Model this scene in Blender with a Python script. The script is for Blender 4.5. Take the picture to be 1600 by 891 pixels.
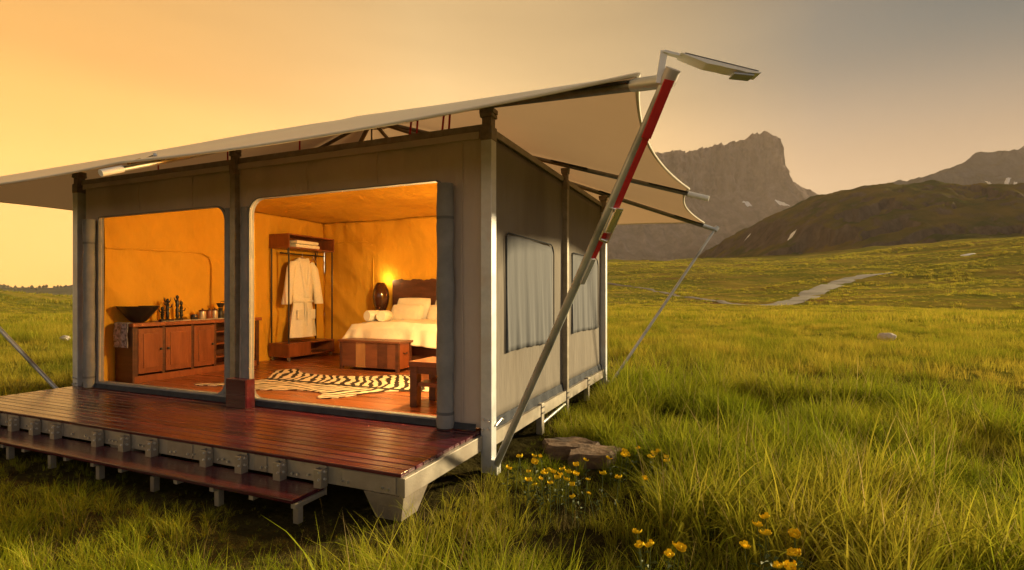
import bpy, bmesh, math, random
import numpy as np
from mathutils import Vector, Matrix
R = math.radians
random.seed(7)
for o in list(bpy.data.objects):
    bpy.data.objects.remove(o, do_unlink=True)
S = bpy.context.scene
COL = S.collection

# ------------------------------------------------------------------ camera
YAW = R(23.0)
CAM = (1.98, -4.05, 1.476)
cd = bpy.data.cameras.new('camera'); cam = bpy.data.objects.new('camera', cd); COL.objects.link(cam)
cam.location = CAM; cam.rotation_euler = (R(90), 0, YAW)
cd.sensor_width = 36; cd.lens = 824 / 1600 * 36; cd.shift_y = 14.5 / 1600
cd.clip_start = 0.05; cd.clip_end = 20000
S.camera = cam

# ------------------------------------------------------------------ sky and sun
SUN_AZ = R(62)       # low, from the right and a little ahead
SUN_EL = R(17)
dcam = (math.sin(SUN_AZ), math.cos(SUN_AZ))
sdx = dcam[0] * math.cos(YAW) - dcam[1] * math.sin(YAW)
sdy = dcam[0] * math.sin(YAW) + dcam[1] * math.cos(YAW)
SUN_DIR = Vector((sdx * math.cos(SUN_EL), sdy * math.cos(SUN_EL), math.sin(SUN_EL)))
cos_, sin_ = math.cos(YAW), math.sin(YAW)
W = bpy.data.worlds.new('World'); S.world = W; W.use_nodes = True
wn = W.node_tree.nodes; wl = W.node_tree.links; wn.clear()
wo = wn.new('ShaderNodeOutputWorld'); bg = wn.new('ShaderNodeBackground')
sky = wn.new('ShaderNodeTexSky'); sky.sky_type = 'NISHITA'; sky.sun_disc = False
sky.sun_elevation = SUN_EL
sky.sun_rotation = math.atan2(SUN_DIR.x, SUN_DIR.y)
sky.air_density = 1.6; sky.dust_density = 4.5; sky.ozone_density = 0.6; sky.altitude = 1500
tint = wn.new('ShaderNodeMix'); tint.data_type = 'RGBA'; tint.blend_type = 'MULTIPLY'
tint.inputs['Factor'].default_value = 1.0
tint.inputs['B'].default_value = (0.014, 0.014, 0.014, 1)
wl.new(sky.outputs[0], tint.inputs['A'])
# thin high veil of evening haze, glowing to the left
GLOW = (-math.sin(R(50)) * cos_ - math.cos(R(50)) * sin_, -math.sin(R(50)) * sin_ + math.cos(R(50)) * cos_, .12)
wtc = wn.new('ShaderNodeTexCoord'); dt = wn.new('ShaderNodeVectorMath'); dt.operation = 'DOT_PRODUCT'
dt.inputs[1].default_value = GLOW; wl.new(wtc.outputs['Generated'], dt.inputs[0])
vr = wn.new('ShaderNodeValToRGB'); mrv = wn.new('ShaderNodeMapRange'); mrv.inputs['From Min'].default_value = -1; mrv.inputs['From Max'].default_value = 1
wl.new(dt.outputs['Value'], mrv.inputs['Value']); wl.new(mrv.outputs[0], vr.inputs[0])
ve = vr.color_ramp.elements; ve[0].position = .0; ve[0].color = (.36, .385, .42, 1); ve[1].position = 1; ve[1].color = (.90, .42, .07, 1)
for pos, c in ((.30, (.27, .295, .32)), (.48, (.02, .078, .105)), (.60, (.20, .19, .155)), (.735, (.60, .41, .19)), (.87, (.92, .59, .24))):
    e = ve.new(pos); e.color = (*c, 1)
cn = wn.new('ShaderNodeTexNoise'); cn.inputs['Scale'].default_value = 1.6; cn.inputs['Detail'].default_value = 5
cmp_ = wn.new('ShaderNodeMapping'); cmp_.inputs['Scale'].default_value = (1, 1, 7); cmp_.inputs['Rotation'].default_value = (R(6), R(4), 0); wl.new(wtc.outputs['Generated'], cmp_.inputs[0]); wl.new(cmp_.outputs[0], cn.inputs['Vector'])
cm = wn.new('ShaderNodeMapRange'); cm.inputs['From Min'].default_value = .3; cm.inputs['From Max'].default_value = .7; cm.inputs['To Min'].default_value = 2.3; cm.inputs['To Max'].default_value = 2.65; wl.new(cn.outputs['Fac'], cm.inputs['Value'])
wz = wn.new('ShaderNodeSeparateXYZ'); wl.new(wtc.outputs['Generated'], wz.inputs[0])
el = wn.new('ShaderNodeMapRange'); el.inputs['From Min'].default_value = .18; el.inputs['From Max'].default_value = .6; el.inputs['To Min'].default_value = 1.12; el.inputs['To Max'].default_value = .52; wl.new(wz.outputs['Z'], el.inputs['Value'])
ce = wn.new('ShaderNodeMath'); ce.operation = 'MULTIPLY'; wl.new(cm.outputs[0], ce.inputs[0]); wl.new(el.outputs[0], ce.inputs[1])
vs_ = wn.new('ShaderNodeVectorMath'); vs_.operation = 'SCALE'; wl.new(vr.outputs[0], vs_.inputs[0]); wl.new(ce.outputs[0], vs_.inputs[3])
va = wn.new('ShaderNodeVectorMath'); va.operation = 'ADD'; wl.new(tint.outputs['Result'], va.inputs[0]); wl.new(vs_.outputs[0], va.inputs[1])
# warm band all round the horizon
hr = wn.new('ShaderNodeValToRGB'); wl.new(wz.outputs['Z'], hr.inputs[0]); he = hr.color_ramp.elements; hr.color_ramp.interpolation = 'EASE'
he[0].position = .15; he[0].color = (.92, .44, .11, 1); he[1].position = .40; he[1].color = (0, 0, 0, 1)
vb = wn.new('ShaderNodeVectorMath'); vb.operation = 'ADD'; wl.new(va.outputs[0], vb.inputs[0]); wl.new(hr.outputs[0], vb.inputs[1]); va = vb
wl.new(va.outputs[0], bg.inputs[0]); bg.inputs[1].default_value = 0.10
wl.new(bg.outputs[0], wo.inputs[0])
sl = bpy.data.lights.new('sun', 'SUN'); sl.energy = 2.5; sl.angle = R(5); sl.color = (1.0, 0.77, 0.42)
so = bpy.data.objects.new('sun', sl); COL.objects.link(so)
so.rotation_euler = (-SUN_DIR).to_track_quat('-Z', 'Y').to_euler()
so.location = (-20, 5, 20)

S.view_settings.view_transform = 'Standard'; S.view_settings.look = 'None'
S.view_settings.exposure = 2.25; S.view_settings.gamma = 1.0; S.view_settings.use_curve_mapping = False
S.render.engine = 'CYCLES'
S.cycles.max_bounces = 6; S.cycles.diffuse_bounces = 3; S.cycles.glossy_bounces = 2; S.cycles.transmission_bounces = 3; S.cycles.volume_bounces = 0
S.cycles.use_adaptive_sampling = True

# ------------------------------------------------------------------ helpers
def mk(name):
    m = bpy.data.materials.new(name); m.use_nodes = True
    return m, m.node_tree.nodes, m.node_tree.links, m.node_tree.nodes['Principled BSDF']

def noise_mat(name, c1, c2, scale=8, rough=.6, metal=0, bump=.2, bscale=60, stretch=(1, 1, 1), detail=6,
              c3=None, s3=1.3, rvar=.12, dist=.02, rnd=0.0, spec=.5, coat=0, gen=False):
    """two-tone noise colour, optional third blotch colour, bump and roughness variation"""
    m, n, l, p = mk(name)
    tc = n.new('ShaderNodeTexCoord'); mp = n.new('ShaderNodeMapping'); mp.inputs['Scale'].default_value = stretch
    l.new(tc.outputs['Generated' if gen else 'Object'], mp.inputs[0])
    vec = mp.outputs[0]
    if rnd:
        oi = n.new('ShaderNodeObjectInfo'); ad = n.new('ShaderNodeVectorMath'); ad.operation = 'ADD'
        ml = n.new('ShaderNodeVectorMath'); ml.operation = 'SCALE'; ml.inputs[3].default_value = 37
        cb = n.new('ShaderNodeCombineXYZ')
        for i in range(3): l.new(oi.outputs['Random'], cb.inputs[i])
        l.new(cb.outputs[0], ml.inputs[0]); l.new(mp.outputs[0], ad.inputs[0]); l.new(ml.outputs[0], ad.inputs[1]); vec = ad.outputs[0]
    nz = n.new('ShaderNodeTexNoise'); nz.inputs['Scale'].default_value = scale; nz.inputs['Detail'].default_value = detail
    nz.inputs['Roughness'].default_value = .6
    l.new(vec, nz.inputs['Vector'])
    rp = n.new('ShaderNodeValToRGB'); rp.color_ramp.elements[0].position = .3; rp.color_ramp.elements[1].position = .7
    rp.color_ramp.elements[0].color = (*c1, 1); rp.color_ramp.elements[1].color = (*c2, 1)
    l.new(nz.outputs['Fac'], rp.inputs[0]); colr = rp.outputs[0]
    if c3:
        n3 = n.new('ShaderNodeTexNoise'); n3.inputs['Scale'].default_value = s3; n3.inputs['Detail'].default_value = 5
        l.new(vec, n3.inputs['Vector'])
        r3 = n.new('ShaderNodeValToRGB'); r3.color_ramp.elements[0].position = .52; r3.color_ramp.elements[1].position = .68
        l.new(n3.outputs['Fac'], r3.inputs[0])
        mx = n.new('ShaderNodeMix'); mx.data_type = 'RGBA'; l.new(r3.outputs[0], mx.inputs['Factor'])
        l.new(colr, mx.inputs['A']); mx.inputs['B'].default_value = (*c3, 1); colr = mx.outputs['Result']
    if rnd:
        hv = n.new('ShaderNodeHueSaturation'); mr = n.new('ShaderNodeMapRange')
        mr.inputs['To Min'].default_value = 1 - rnd; mr.inputs['To Max'].default_value = 1 + rnd
        l.new(oi.outputs['Random'], mr.inputs['Value']); l.new(mr.outputs[0], hv.inputs['Value']); l.new(colr, hv.inputs['Color']); colr = hv.outputs[0]
    l.new(colr, p.inputs['Base Color'])
    rr = n.new('ShaderNodeMapRange'); rr.inputs['To Min'].default_value = max(.03, rough - rvar); rr.inputs['To Max'].default_value = min(1, rough + rvar)
    l.new(nz.outputs['Fac'], rr.inputs['Value']); l.new(rr.outputs[0], p.inputs['Roughness'])
    p.inputs['Metallic'].default_value = metal; p.inputs['Specular IOR Level'].default_value = spec
    p.inputs['Coat Weight'].default_value = coat
    if bump:
        nb = n.new('ShaderNodeTexNoise'); nb.inputs['Scale'].default_value = bscale; nb.inputs['Detail'].default_value = 4
        l.new(vec, nb.inputs['Vector']); b = n.new('ShaderNodeBump'); b.inputs['Strength'].default_value = bump; b.inputs['Distance'].default_value = dist
        l.new(nb.outputs['Fac'], b.inputs['Height']); l.new(b.outputs[0], p.inputs['Normal'])
    return m

class MB:
    """collects shapes; build() links them as ONE mesh object"""
    def __init__(s): s.bm = bmesh.new()
    def box(s, lo, hi, bev=0, rot=None, piv=None):
        t = bmesh.new(); bmesh.ops.create_cube(t, size=1)
        c = [(a + b) / 2 for a, b in zip(lo, hi)]; d = [max(abs(b - a), 1e-4) for a, b in zip(lo, hi)]
        bmesh.ops.scale(t, vec=d, verts=t.verts)
        if bev: bmesh.ops.bevel(t, geom=t.edges[:], offset=min(bev, min(d) * .45), segments=2, affect='EDGES', profile=.6)
        if rot: bmesh.ops.rotate(t, cent=[0, 0, 0] if piv is None else [p - q for p, q in zip(piv, c)], matrix=rot, verts=t.verts)
        bmesh.ops.translate(t, vec=c, verts=t.verts); return s.add(t)
    def add(s, t):
        me = bpy.data.meshes.new('tmp'); t.to_mesh(me); t.free(); s.bm.from_mesh(me); bpy.data.meshes.remove(me); return s
    def tube(s, pts, r, n=10, caps=True, flat=None):
        """tube through points; r is a number or list; flat=(w,h) for a ribbon section"""
        pts = [Vector(p) for p in pts]; rings = []
        for i, p in enumerate(pts):
            a = pts[max(0, i - 1)]; b = pts[min(len(pts) - 1, i + 1)]; d = (b - a).normalized()
            up = Vector((0, 0, 1)) if abs(d.z) < .95 else Vector((0, 1, 0))
            u = d.cross(up).normalized(); v = u.cross(d).normalized(); rr = r[i] if isinstance(r, (list, tuple)) else r
            ring = []
            for k in range(n):
                an = 2 * math.pi * k / n
                if flat: x, y = flat[0] * (1 if math.cos(an) > 0 else -1) * .5, flat[1] * (1 if math.sin(an) > 0 else -1) * .5
                else: x, y = rr * math.cos(an), rr * math.sin(an)
                ring.append(s.bm.verts.new(p + u * x + v * y))
            rings.append(ring)
        for i in range(len(rings) - 1):
            for k in range(n): s.bm.faces.new((rings[i][k], rings[i][(k + 1) % n], rings[i + 1][(k + 1) % n], rings[i + 1][k]))
        if caps: s.bm.faces.new(rings[0][::-1]); s.bm.faces.new(rings[-1])
        return s
    def bar(s, a, b, w, h): return s.tube([a, b], 0, 4, True, None) if False else s._bar(Vector(a), Vector(b), w, h)
    def _bar(s, a, b, w, h):
        d = (b - a).normalized(); up = Vector((0, 0, 1)) if abs(d.z) < .95 else Vector((0, 1, 0))
        u = d.cross(up).normalized() * w / 2; v = u.cross(d).normalized() * h / 2
        q = [s.bm.verts.new(p + x * u + y * v) for p in (a, b) for x, y in ((-1, -1), (1, -1), (1, 1), (-1, 1))]
        for f in ((0, 1, 2, 3), (7, 6, 5, 4), (0, 4, 5, 1), (1, 5, 6, 2), (2, 6, 7, 3), (3, 7, 4, 0)): s.bm.faces.new([q[i] for i in f])
        return s
    def lathe(s, prof, c=(0, 0, 0), n=20, sx=1, sy=1, rot=0):
        rings = []
        for (r, z) in prof:
            rings.append([s.bm.verts.new((c[0] + sx * max(r, 1e-4) * math.cos(rot + 2 * math.pi * k / n), c[1] + sy * max(r, 1e-4) * math.sin(rot + 2 * math.pi * k / n), c[2] + z)) for k in range(n)])
        for i in range(len(rings) - 1):
            for k in range(n): s.bm.faces.new((rings[i][k], rings[i][(k + 1) % n], rings[i + 1][(k + 1) % n], rings[i + 1][k]))
        s.bm.faces.new(rings[0][::-1]); s.bm.faces.new(rings[-1]); return s
    def grid(s, fn, nu, nv):
        vs = [[s.bm.verts.new(fn(i / nu, j / nv)) for j in range(nv + 1)] for i in range(nu + 1)]
        for i in range(nu):
            for j in range(nv): s.bm.faces.new((vs[i][j], vs[i + 1][j], vs[i + 1][j + 1], vs[i][j + 1]))
        return s
    def quad(s, *p): s.bm.faces.new([s.bm.verts.new(q) for q in p]); return s
    def prism(s, poly, ax, d0, d1):
        """polygon in the plane normal to axis ax, extruded from d0 to d1"""
        def P(q, d): return {'x': (d, q[0], q[1]), 'y': (q[0], d, q[1]), 'z': (q[0], q[1], d)}[ax]
        a = [s.bm.verts.new(P(q, d0)) for q in poly]; b = [s.bm.verts.new(P(q, d1)) for q in poly]; k = len(poly)
        s.bm.faces.new(a); s.bm.faces.new(b[::-1])
        for i in range(k): s.bm.faces.new((a[i], b[i], b[(i + 1) % k], a[(i + 1) % k]))
        return s
    def build(s, name, mat, parent=None, smooth=False, thick=0, origin=None, recalc=True):
        if recalc: bmesh.ops.recalc_face_normals(s.bm, faces=s.bm.faces)
        me = bpy.data.meshes.new(name)
        if origin: bmesh.ops.translate(s.bm, vec=[-q for q in origin], verts=s.bm.verts)
        s.bm.to_mesh(me); s.bm.free()
        return link(name, me, mat, parent, smooth, thick, origin)

def link(name, me, mat, parent=None, smooth=False, thick=0, origin=None):
    me.materials.append(mat)
    if smooth:
        me.polygons.foreach_set('use_smooth', [True] * len(me.polygons))
        try: me.set_sharp_from_angle(angle=R(40))
        except Exception: pass
    o = bpy.data.objects.new(name, me); COL.objects.link(o)
    if thick:
        sm = o.modifiers.new('thickness', 'SOLIDIFY'); sm.thickness = thick; sm.offset = 0
    if origin: o.location = origin
    if parent:
        o.parent = parent
        if origin or parent.location.length > 0:
            o.location = Vector(origin or (0, 0, 0)) - wloc(parent)
    return o
def wloc(o):
    v = Vector(o.location)
    while o.parent: o = o.parent; v = v + Vector(o.location)
    return v
def tag(o, label, cat=None, group=None, kind=None):
    if label: o['label'] = label
    if cat: o['category'] = cat
    if group: o['group'] = group
    if kind: o['kind'] = kind
    return o
def thing(name, label, cat, loc, group=None):
    o = bpy.data.objects.new(name, None); COL.objects.link(o); o.location = loc; o.empty_display_size = .1
    return tag(o, label, cat, group)
def structure(o): o['kind'] = 'structure'; return o

# vectorised value noise
def _h(ix, iy, s):
    n = (ix.astype(np.int64) * 374761393 + iy.astype(np.int64) * 668265263 + s * 974634777) & 0x7fffffff
    n = ((n ^ (n >> 13)) * 1274126177) & 0x7fffffff
    n = (n ^ (n >> 16)) & 0xffff
    return n / 65535.0
def vn(x, y, s=0):
    x = np.asarray(x, float); y = np.asarray(y, float)
    ix = np.floor(x); iy = np.floor(y); fx = x - ix; fy = y - iy
    u = fx * fx * fx * (fx * (fx * 6 - 15) + 10); v = fy * fy * fy * (fy * (fy * 6 - 15) + 10)
    return (_h(ix, iy, s) * (1 - u) + _h(ix + 1, iy, s) * u) * (1 - v) + (_h(ix, iy + 1, s) * (1 - u) + _h(ix + 1, iy + 1, s) * u) * v
def fbm(x, y, o=4, s=0):
    t = 0; a = .5; 
    for i in range(o):
        t = t + a * (vn(x, y, s + i) - .5) * 2; x = x * 2.03 + 11.3; y = y * 2.03 - 7.7; a *= .5
    return t
def rdg(x, y, o=4, s=0):
    t = 0; a = .5
    for i in range(o):
        t = t + a * (1 - 2 * np.abs(vn(x, y, s + i) - .5)); x = x * 2.1 + 5.2; y = y * 2.1 + 3.1; a *= .5
    return t
def sst(a, b, x): t = np.clip((x - a) / (b - a), 0, 1); return t * t * (3 - 2 * t)
cy_, sy_ = math.cos(YAW), math.sin(YAW)
def to_world(a, b): return CAM[0] + a * cy_ - b * sy_, CAM[1] + a * sy_ + b * cy_
def to_view(x, y): dx = x - CAM[0]; dy = y - CAM[1]; return dx * cy_ + dy * sy_, -dx * sy_ + dy * cy_

# ------------------------------------------------------------------ terrain height (a = to the right, b = ahead, metres)
def ground_h(a, b):
    a = np.asarray(a, float); b = np.asarray(b, float)
    r = np.hypot(a, b); th = np.arctan2(a, b)
    hR = np.interp(r, [0, 20, 40, 80, 130, 180, 240, 320, 420, 520, 800, 1500], [0, 0, -.1, -.7, -1.5, 1.4, 7.5, 17, 27, 33, 42, 50])
    hR = hR + 8 * sst(170, 330, a) * sst(150, 330, r) * (1 - .3 * sst(400, 700, r))
    hL = np.interp(r, [0, 20, 50, 90, 130, 170, 260, 600, 1500], [0, .05, .35, .9, .9, -1.5, -10, -22, -24])
    hL = hL + np.interp(-a, [0, 30, 50, 70, 80, 88, 97, 120, 200], [0, -.8, -1.7, -2.4, -2.0, -.8, 1.2, 4.5, 7]) * sst(20, 80, r) * (1 - sst(120, 260, r))
    w = sst(-.5, -.12, th) * sst(2.9, 2.2, th) if False else sst(-.5, -.12, th)
    h = hR * w + hL * (1 - w)
    back = sst(1.7, 2.4, np.abs(th)); h = h * (1 - back)
    roll = fbm(a / 46, b / 30, 4, 3) * 2.6 * sst(45, 200, r) + fbm(a / 13, b / 9, 3, 9) * .5 * sst(18, 90, r)
    small = fbm(a / 2.3, b / 2.3, 3, 21) * .07 * sst(1, 3, r)
    # level under the tent
    x, y = to_world(a, b)
    dx = np.maximum(np.maximum(-6.3 - x, x - .4), 0); dy = np.maximum(np.maximum(-1.8 - y, y - 4.8), 0)
    lev = sst(0, 1.5, np.hypot(dx, dy))
    return (h + roll * (1 - .5 * (1 - w)) + small) * lev - .03
#TERRAIN_END

# ------------------------------------------------------------------ materials: land
def grass_ground_mat():
    m, n, l, p = mk('meadow_ground')
    g = n.new('ShaderNodeNewGeometry'); sp = n.new('ShaderNodeSeparateXYZ'); l.new(g.outputs['Position'], sp.inputs[0])
    def nz(sc, det=6, st=(1, 1, 1)):
        mp = n.new('ShaderNodeMapping'); mp.inputs['Scale'].default_value = st; mp.inputs['Rotation'].default_value = (0, 0, -YAW)
        l.new(g.outputs['Position'], mp.inputs[0])
        t = n.new('ShaderNodeTexNoise'); t.inputs['Scale'].default_value = sc; t.inputs['Detail'].default_value = det; t.inputs['Roughness'].default_value = .65
        l.new(mp.outputs[0], t.inputs['Vector']); return t.outputs['Fac']
    def ramp(f, a, b, ca, cb):
        rp = n.new('ShaderNodeValToRGB'); e = rp.color_ramp.elements; e[0].position = a; e[1].position = b; e[0].color = (*ca, 1); e[1].color = (*cb, 1)
        l.new(f, rp.inputs[0]); return rp.outputs[0]
    def mix(f, a, b):
        x = n.new('ShaderNodeMix'); x.data_type = 'RGBA'; l.new(f, x.inputs['Factor']); l.new(a, x.inputs['A'])
        if isinstance(b, tuple): x.inputs['B'].default_value = (*b, 1)
        else: l.new(b, x.inputs['B'])
        return x.outputs['Result']
    base = ramp(nz(.9, 8), .32, .68, (.075, .085, .012), (.17, .155, .024))
    big = ramp(nz(.035, 6, (1, 2.4, 1)), .45, .62, (0, 0, 0), (1, 1, 1))
    gold = ramp(nz(3.0, 5), .3, .7, (.20, .15, .028), (.29, .21, .04))
    c = mix(big, base, gold)
    brown = ramp(nz(.012, 7, (1, 2, 1)), .56, .66, (0, 0, 0), (1, 1, 1))
    c = mix(brown, c, (.16, .095, .030))
    dark = ramp(nz(.22, 8, (1, 2.2, 1)), .60, .68, (0, 0, 0), (1, 1, 1))
    c = mix(dark, c, (.042, .055, .012))
    ln = n.new('ShaderNodeVectorMath'); ln.operation = 'LENGTH'; l.new(g.outputs['Position'], ln.inputs[0])      # bare thatch and soil under the long grass round the tent
    so_ = ramp(nz(4, 5), .35, .65, (.030, .024, .010), (.065, .055, .018)); fr = n.new('ShaderNodeMapRange'); fr.inputs['From Min'].default_value = 5; fr.inputs['From Max'].default_value = 11; l.new(ln.outputs['Value'], fr.inputs['Value'])
    xs = n.new('ShaderNodeMix'); xs.data_type = 'RGBA'; l.new(fr.outputs[0], xs.inputs['Factor']); l.new(so_, xs.inputs['A']); l.new(c, xs.inputs['B']); c = xs.outputs['Result']
    l.new(c, p.inputs['Base Color']); p.inputs['Roughness'].default_value = 1; p.inputs['Specular IOR Level'].default_value = 0
    b = n.new('ShaderNodeBump'); b.inputs['Strength'].default_value = .9; b.inputs['Distance'].default_value = .5
    l.new(nz(1.1, 10), b.inputs['Height']); l.new(b.outputs[0], p.inputs['Normal'])
    return m
M = {}
M['meadow'] = grass_ground_mat()

def rock_mat(name, rocka, rockb, grassa, grassb, s0, s1, sc, bstr, bdist, stretch=(1, 1, .35)):
    """slope mixes grass and bare rock"""
    m, n, l, p = mk(name)
    g = n.new('ShaderNodeNewGeometry'); mp = n.new('ShaderNodeMapping'); mp.inputs['Scale'].default_value = stretch; l.new(g.outputs['Position'], mp.inputs[0])
    t = n.new('ShaderNodeTexNoise'); t.inputs['Scale'].default_value = sc; t.inputs['Detail'].default_value = 12; t.inputs['Roughness'].default_value = .68; l.new(mp.outputs[0], t.inputs['Vector'])
    t2 = n.new('ShaderNodeTexNoise'); t2.inputs['Scale'].default_value = sc * .35; t2.inputs['Detail'].default_value = 9; l.new(g.outputs['Position'], t2.inputs['Vector'])
    def ramp(f, a, b, ca, cb):
        rp = n.new('ShaderNodeValToRGB'); e = rp.color_ramp.elements; e[0].position = a; e[1].position = b; e[0].color = (*ca, 1); e[1].color = (*cb, 1); l.new(f, rp.inputs[0]); return rp.outputs[0]
    rk = ramp(t.outputs['Fac'], .3, .7, rocka, rockb); gr = ramp(t2.outputs['Fac'], .35, .65, grassa, grassb)
    sx = n.new('ShaderNodeSeparateXYZ'); l.new(g.outputs['Normal'], sx.inputs[0])
    ad = n.new('ShaderNodeMath'); ad.operation = 'MULTIPLY_ADD'; l.new(t.outputs['Fac'], ad.inputs[0]); ad.inputs[1].default_value = -.5; l.new(sx.outputs['Z'], ad.inputs[2])
    f = ramp(ad.outputs[0], s0, s1, (0, 0, 0), (1, 1, 1))
    x = n.new('ShaderNodeMix'); x.data_type = 'RGBA'; l.new(f, x.inputs['Factor']); l.new(rk, x.inputs['A']); l.new(gr, x.inputs['B'])
    l.new(x.outputs['Result'], p.inputs['Base Color']); p.inputs['Roughness'].default_value = 1; p.inputs['Specular IOR Level'].default_value = 0
    b = n.new('ShaderNodeBump'); b.inputs['Strength'].default_value = bstr; b.inputs['Distance'].default_value = bdist
    l.new(t.outputs['Fac'], b.inputs['Height']); l.new(b.outputs[0], p.inputs['Normal'])
    return m
M['hill'] = rock_mat('hill_heath', (.05, .04, .03), (.17, .13, .09), (.065, .075, .018), (.17, .125, .03), .45, .58, .085, 1.0, 5)
M['ridge'] = rock_mat('ridge_rock', (.034, .042, .056), (.10, .11, .13), (.035, .045, .035), (.06, .062, .05), .48, .66, .020, .9, 20)
M['cliff'] = rock_mat('cliff_rock', (.035, .028, .029), (.24, .19, .178), (.085, .066, .058), (.15, .118, .10), .45, .75, .022, 1.0, 22, (1, 1, .09))  # strong vertical streaks paint in the crag shading that the shaded face lacks
M['wood_hill'] = rock_mat('forest_hill', (.04, .05, .02), (.07, .07, .03), (.04, .05, .02), (.08, .075, .03), .4, .6, .03, .6, 6)
M['snow'] = noise_mat('old_snow', (.70, .71, .74), (.85, .85, .86), 3, .7, 0, .3, 8)
M['road'] = noise_mat('gravel_track', (.075, .054, .038), (.12, .088, .064), .6, .95, 0, .3, 6, c3=(.08, .07, .035), s3=.25)

def np_mesh(name, V, Fc, mat, smooth=True):
    me = bpy.data.meshes.new(name); me.from_pydata([tuple(map(float, v)) for v in V], [], Fc); me.update()
    return link(name, me, mat, None, False) if not smooth else _sm(name, me, mat)
def _sm(name, me, mat):
    me.polygons.foreach_set('use_smooth', [True] * len(me.polygons)); me.materials.append(mat)
    o = bpy.data.objects.new(name, me); COL.objects.link(o); return o
def gridfaces(nu, nv, wrap=False):
    f = []
    for i in range(nu if wrap else nu - 1):
        k = (i + 1) % nu
        for j in range(nv - 1): f.append((i * nv + j, k * nv + j, k * nv + j + 1, i * nv + j + 1))
    return f
def heightgrid(name, A, B, hf, mat):
    aa, bb = np.meshgrid(A, B, indexing='ij'); z = hf(aa, bb); x, y = to_world(aa, bb)
    V = np.stack([x.ravel(), y.ravel(), z.ravel()], 1)
    f = gridfaces(len(A), len(B)); f = [q[::-1] for q in f]
    me = bpy.data.meshes.new(name); me.from_pydata(V.tolist(), [], [q[::-1] for q in f]); me.update()
    return structure(_sm(name, me, mat))

# ------------------------------------------------------------------ ground, one sheet to the horizon
na = 720; rad = np.concatenate([[0.05], np.geomspace(.5, 1500, 190), [4000, 9000]])
ang = np.linspace(-math.pi, math.pi, na, endpoint=False)
AA, RR = np.meshgrid(ang, rad, indexing='ij'); ga, gb = np.sin(AA) * RR, np.cos(AA) * RR
gz = ground_h(ga, gb); gx, gy = to_world(ga, gb)
me = bpy.data.meshes.new('ground'); me.from_pydata(np.stack([gx.ravel(), gy.ravel(), gz.ravel()], 1).tolist(), [], gridfaces(na, len(rad), True)); me.update()
structure(_sm('ground', me, M['meadow']))

# gravel track across the meadow
ROAD = [(25,245,2.4),(40.8,224.2,2.4),(50.2,206.7,2.4),(53.1,175.1,2.4),(56,153.7,2.4),(54.7,130,2.6),(60.9,124,4.0),(70.5,132.1,6.2),(94.5,165.7,7.2),(115.1,189.7,7.2),(130.6,203,6.8),(139.3,207.5,6.0),(150,209,3.0)]
def build_road():
    P = np.array(ROAD, float); t = np.linspace(0, len(P) - 1, 220); i = np.clip(t.astype(int), 0, len(P) - 2); u = t - i
    def cr(k):
        p0 = P[np.clip(i - 1, 0, len(P) - 1), k]; p1 = P[i, k]; p2 = P[i + 1, k]; p3 = P[np.clip(i + 2, 0, len(P) - 1), k]
        return .5 * (2 * p1 + (p2 - p0) * u + (2 * p0 - 5 * p1 + 4 * p2 - p3) * u ** 2 + (3 * p1 - p0 - 3 * p2 + p3) * u ** 3)
    a, b, w = cr(0), cr(1), cr(2); ta, tb = np.gradient(a), np.gradient(b); L = np.hypot(ta, tb); nx, ny = -tb / L, ta / L
    V = []
    for j in range(7):
        s = (j / 6 - .5) * (w + .3 * fbm(t * 3, t * 0 + j, 2, 5)); ra, rb = a + nx * s, b + ny * s
        z = ground_h(ra, rb) + .16 - .1 * abs(j - 3) / 3; x, y = to_world(ra, rb); V.append(np.stack([x, y, z], 1))
    V = np.stack(V, 1).reshape(-1, 3)
    me = bpy.data.meshes.new('road'); me.from_pydata(V.tolist(), [], gridfaces(220, 7)); me.update()
    structure(_sm('road', me, M['road']))
build_road()

# near hill on the right
FP = 824.0
def crest(pts, b, lo=0):
    px = np.array([p[0] for p in pts], float); py = np.array([p[1] for p in pts], float)
    return (px - 800) / FP * b, CAM[2] + (460 - py) / FP * b
HA, HZ = crest([(700, 425), (980, 430), (1110, 418), (1158, 388), (1190, 352), (1235, 324), (1290, 304), (1380, 297), (1450, 306), (1500, 303), (1540, 302), (1565, 318), (1620, 352), (1750, 378), (2200, 400)], 700)
def hill_h(a, b):
    c = np.interp(a + 22 * fbm(b / 160, a / 220, 3, 31) * sst(40, 200, np.abs(b - 700)), HA, HZ)
    d = (b - 700) / 240; g = np.exp(-np.abs(d) ** 2.2)
    n = rdg(a / 90, b / 80, 5, 40) - .5
    crag = sst(.50, .62, rdg(a / 60, b / 45, 4, 47)) * 20 * g * sst(.04, .4, 1 - g)
    return c * g * (1 + .42 * n * np.clip(1 - g * g, .06, 1)) + 8 * fbm(a / 34, b / 26, 5, 44) * g + crag + np.minimum(0, -(1 - g) * 12) + 20 * (1 - g)
hill = heightgrid('hill', np.linspace(-120, 1250, 560), np.linspace(330, 1150, 330), hill_h, M['hill'])

# far rocky ridge on the right
RA, RZ = crest([(1150, 430), (1290, 345), (1380, 312), (1430, 295), (1470, 283), (1520, 266), (1560, 253), (1600, 249), (1700, 256), (1850, 300), (2200, 380)], 1900)
def ridge_h(a, b):
    c = np.interp(a, RA, RZ); d = (b - 1900) / 520; g = np.clip(1 - np.abs(d), 0, 1) ** 1.15
    n = rdg(a / 210, b / 190, 6, 60) - .5
    return c * g * (1 + .75 * n * (1 - g ** 3)) + 22 * fbm(a / 60, b / 50, 5, 64) * g + 55 * g - 10
heightgrid('ridge', np.linspace(700, 3300, 420), np.linspace(1250, 2700, 240), ridge_h, M['ridge'])

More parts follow.
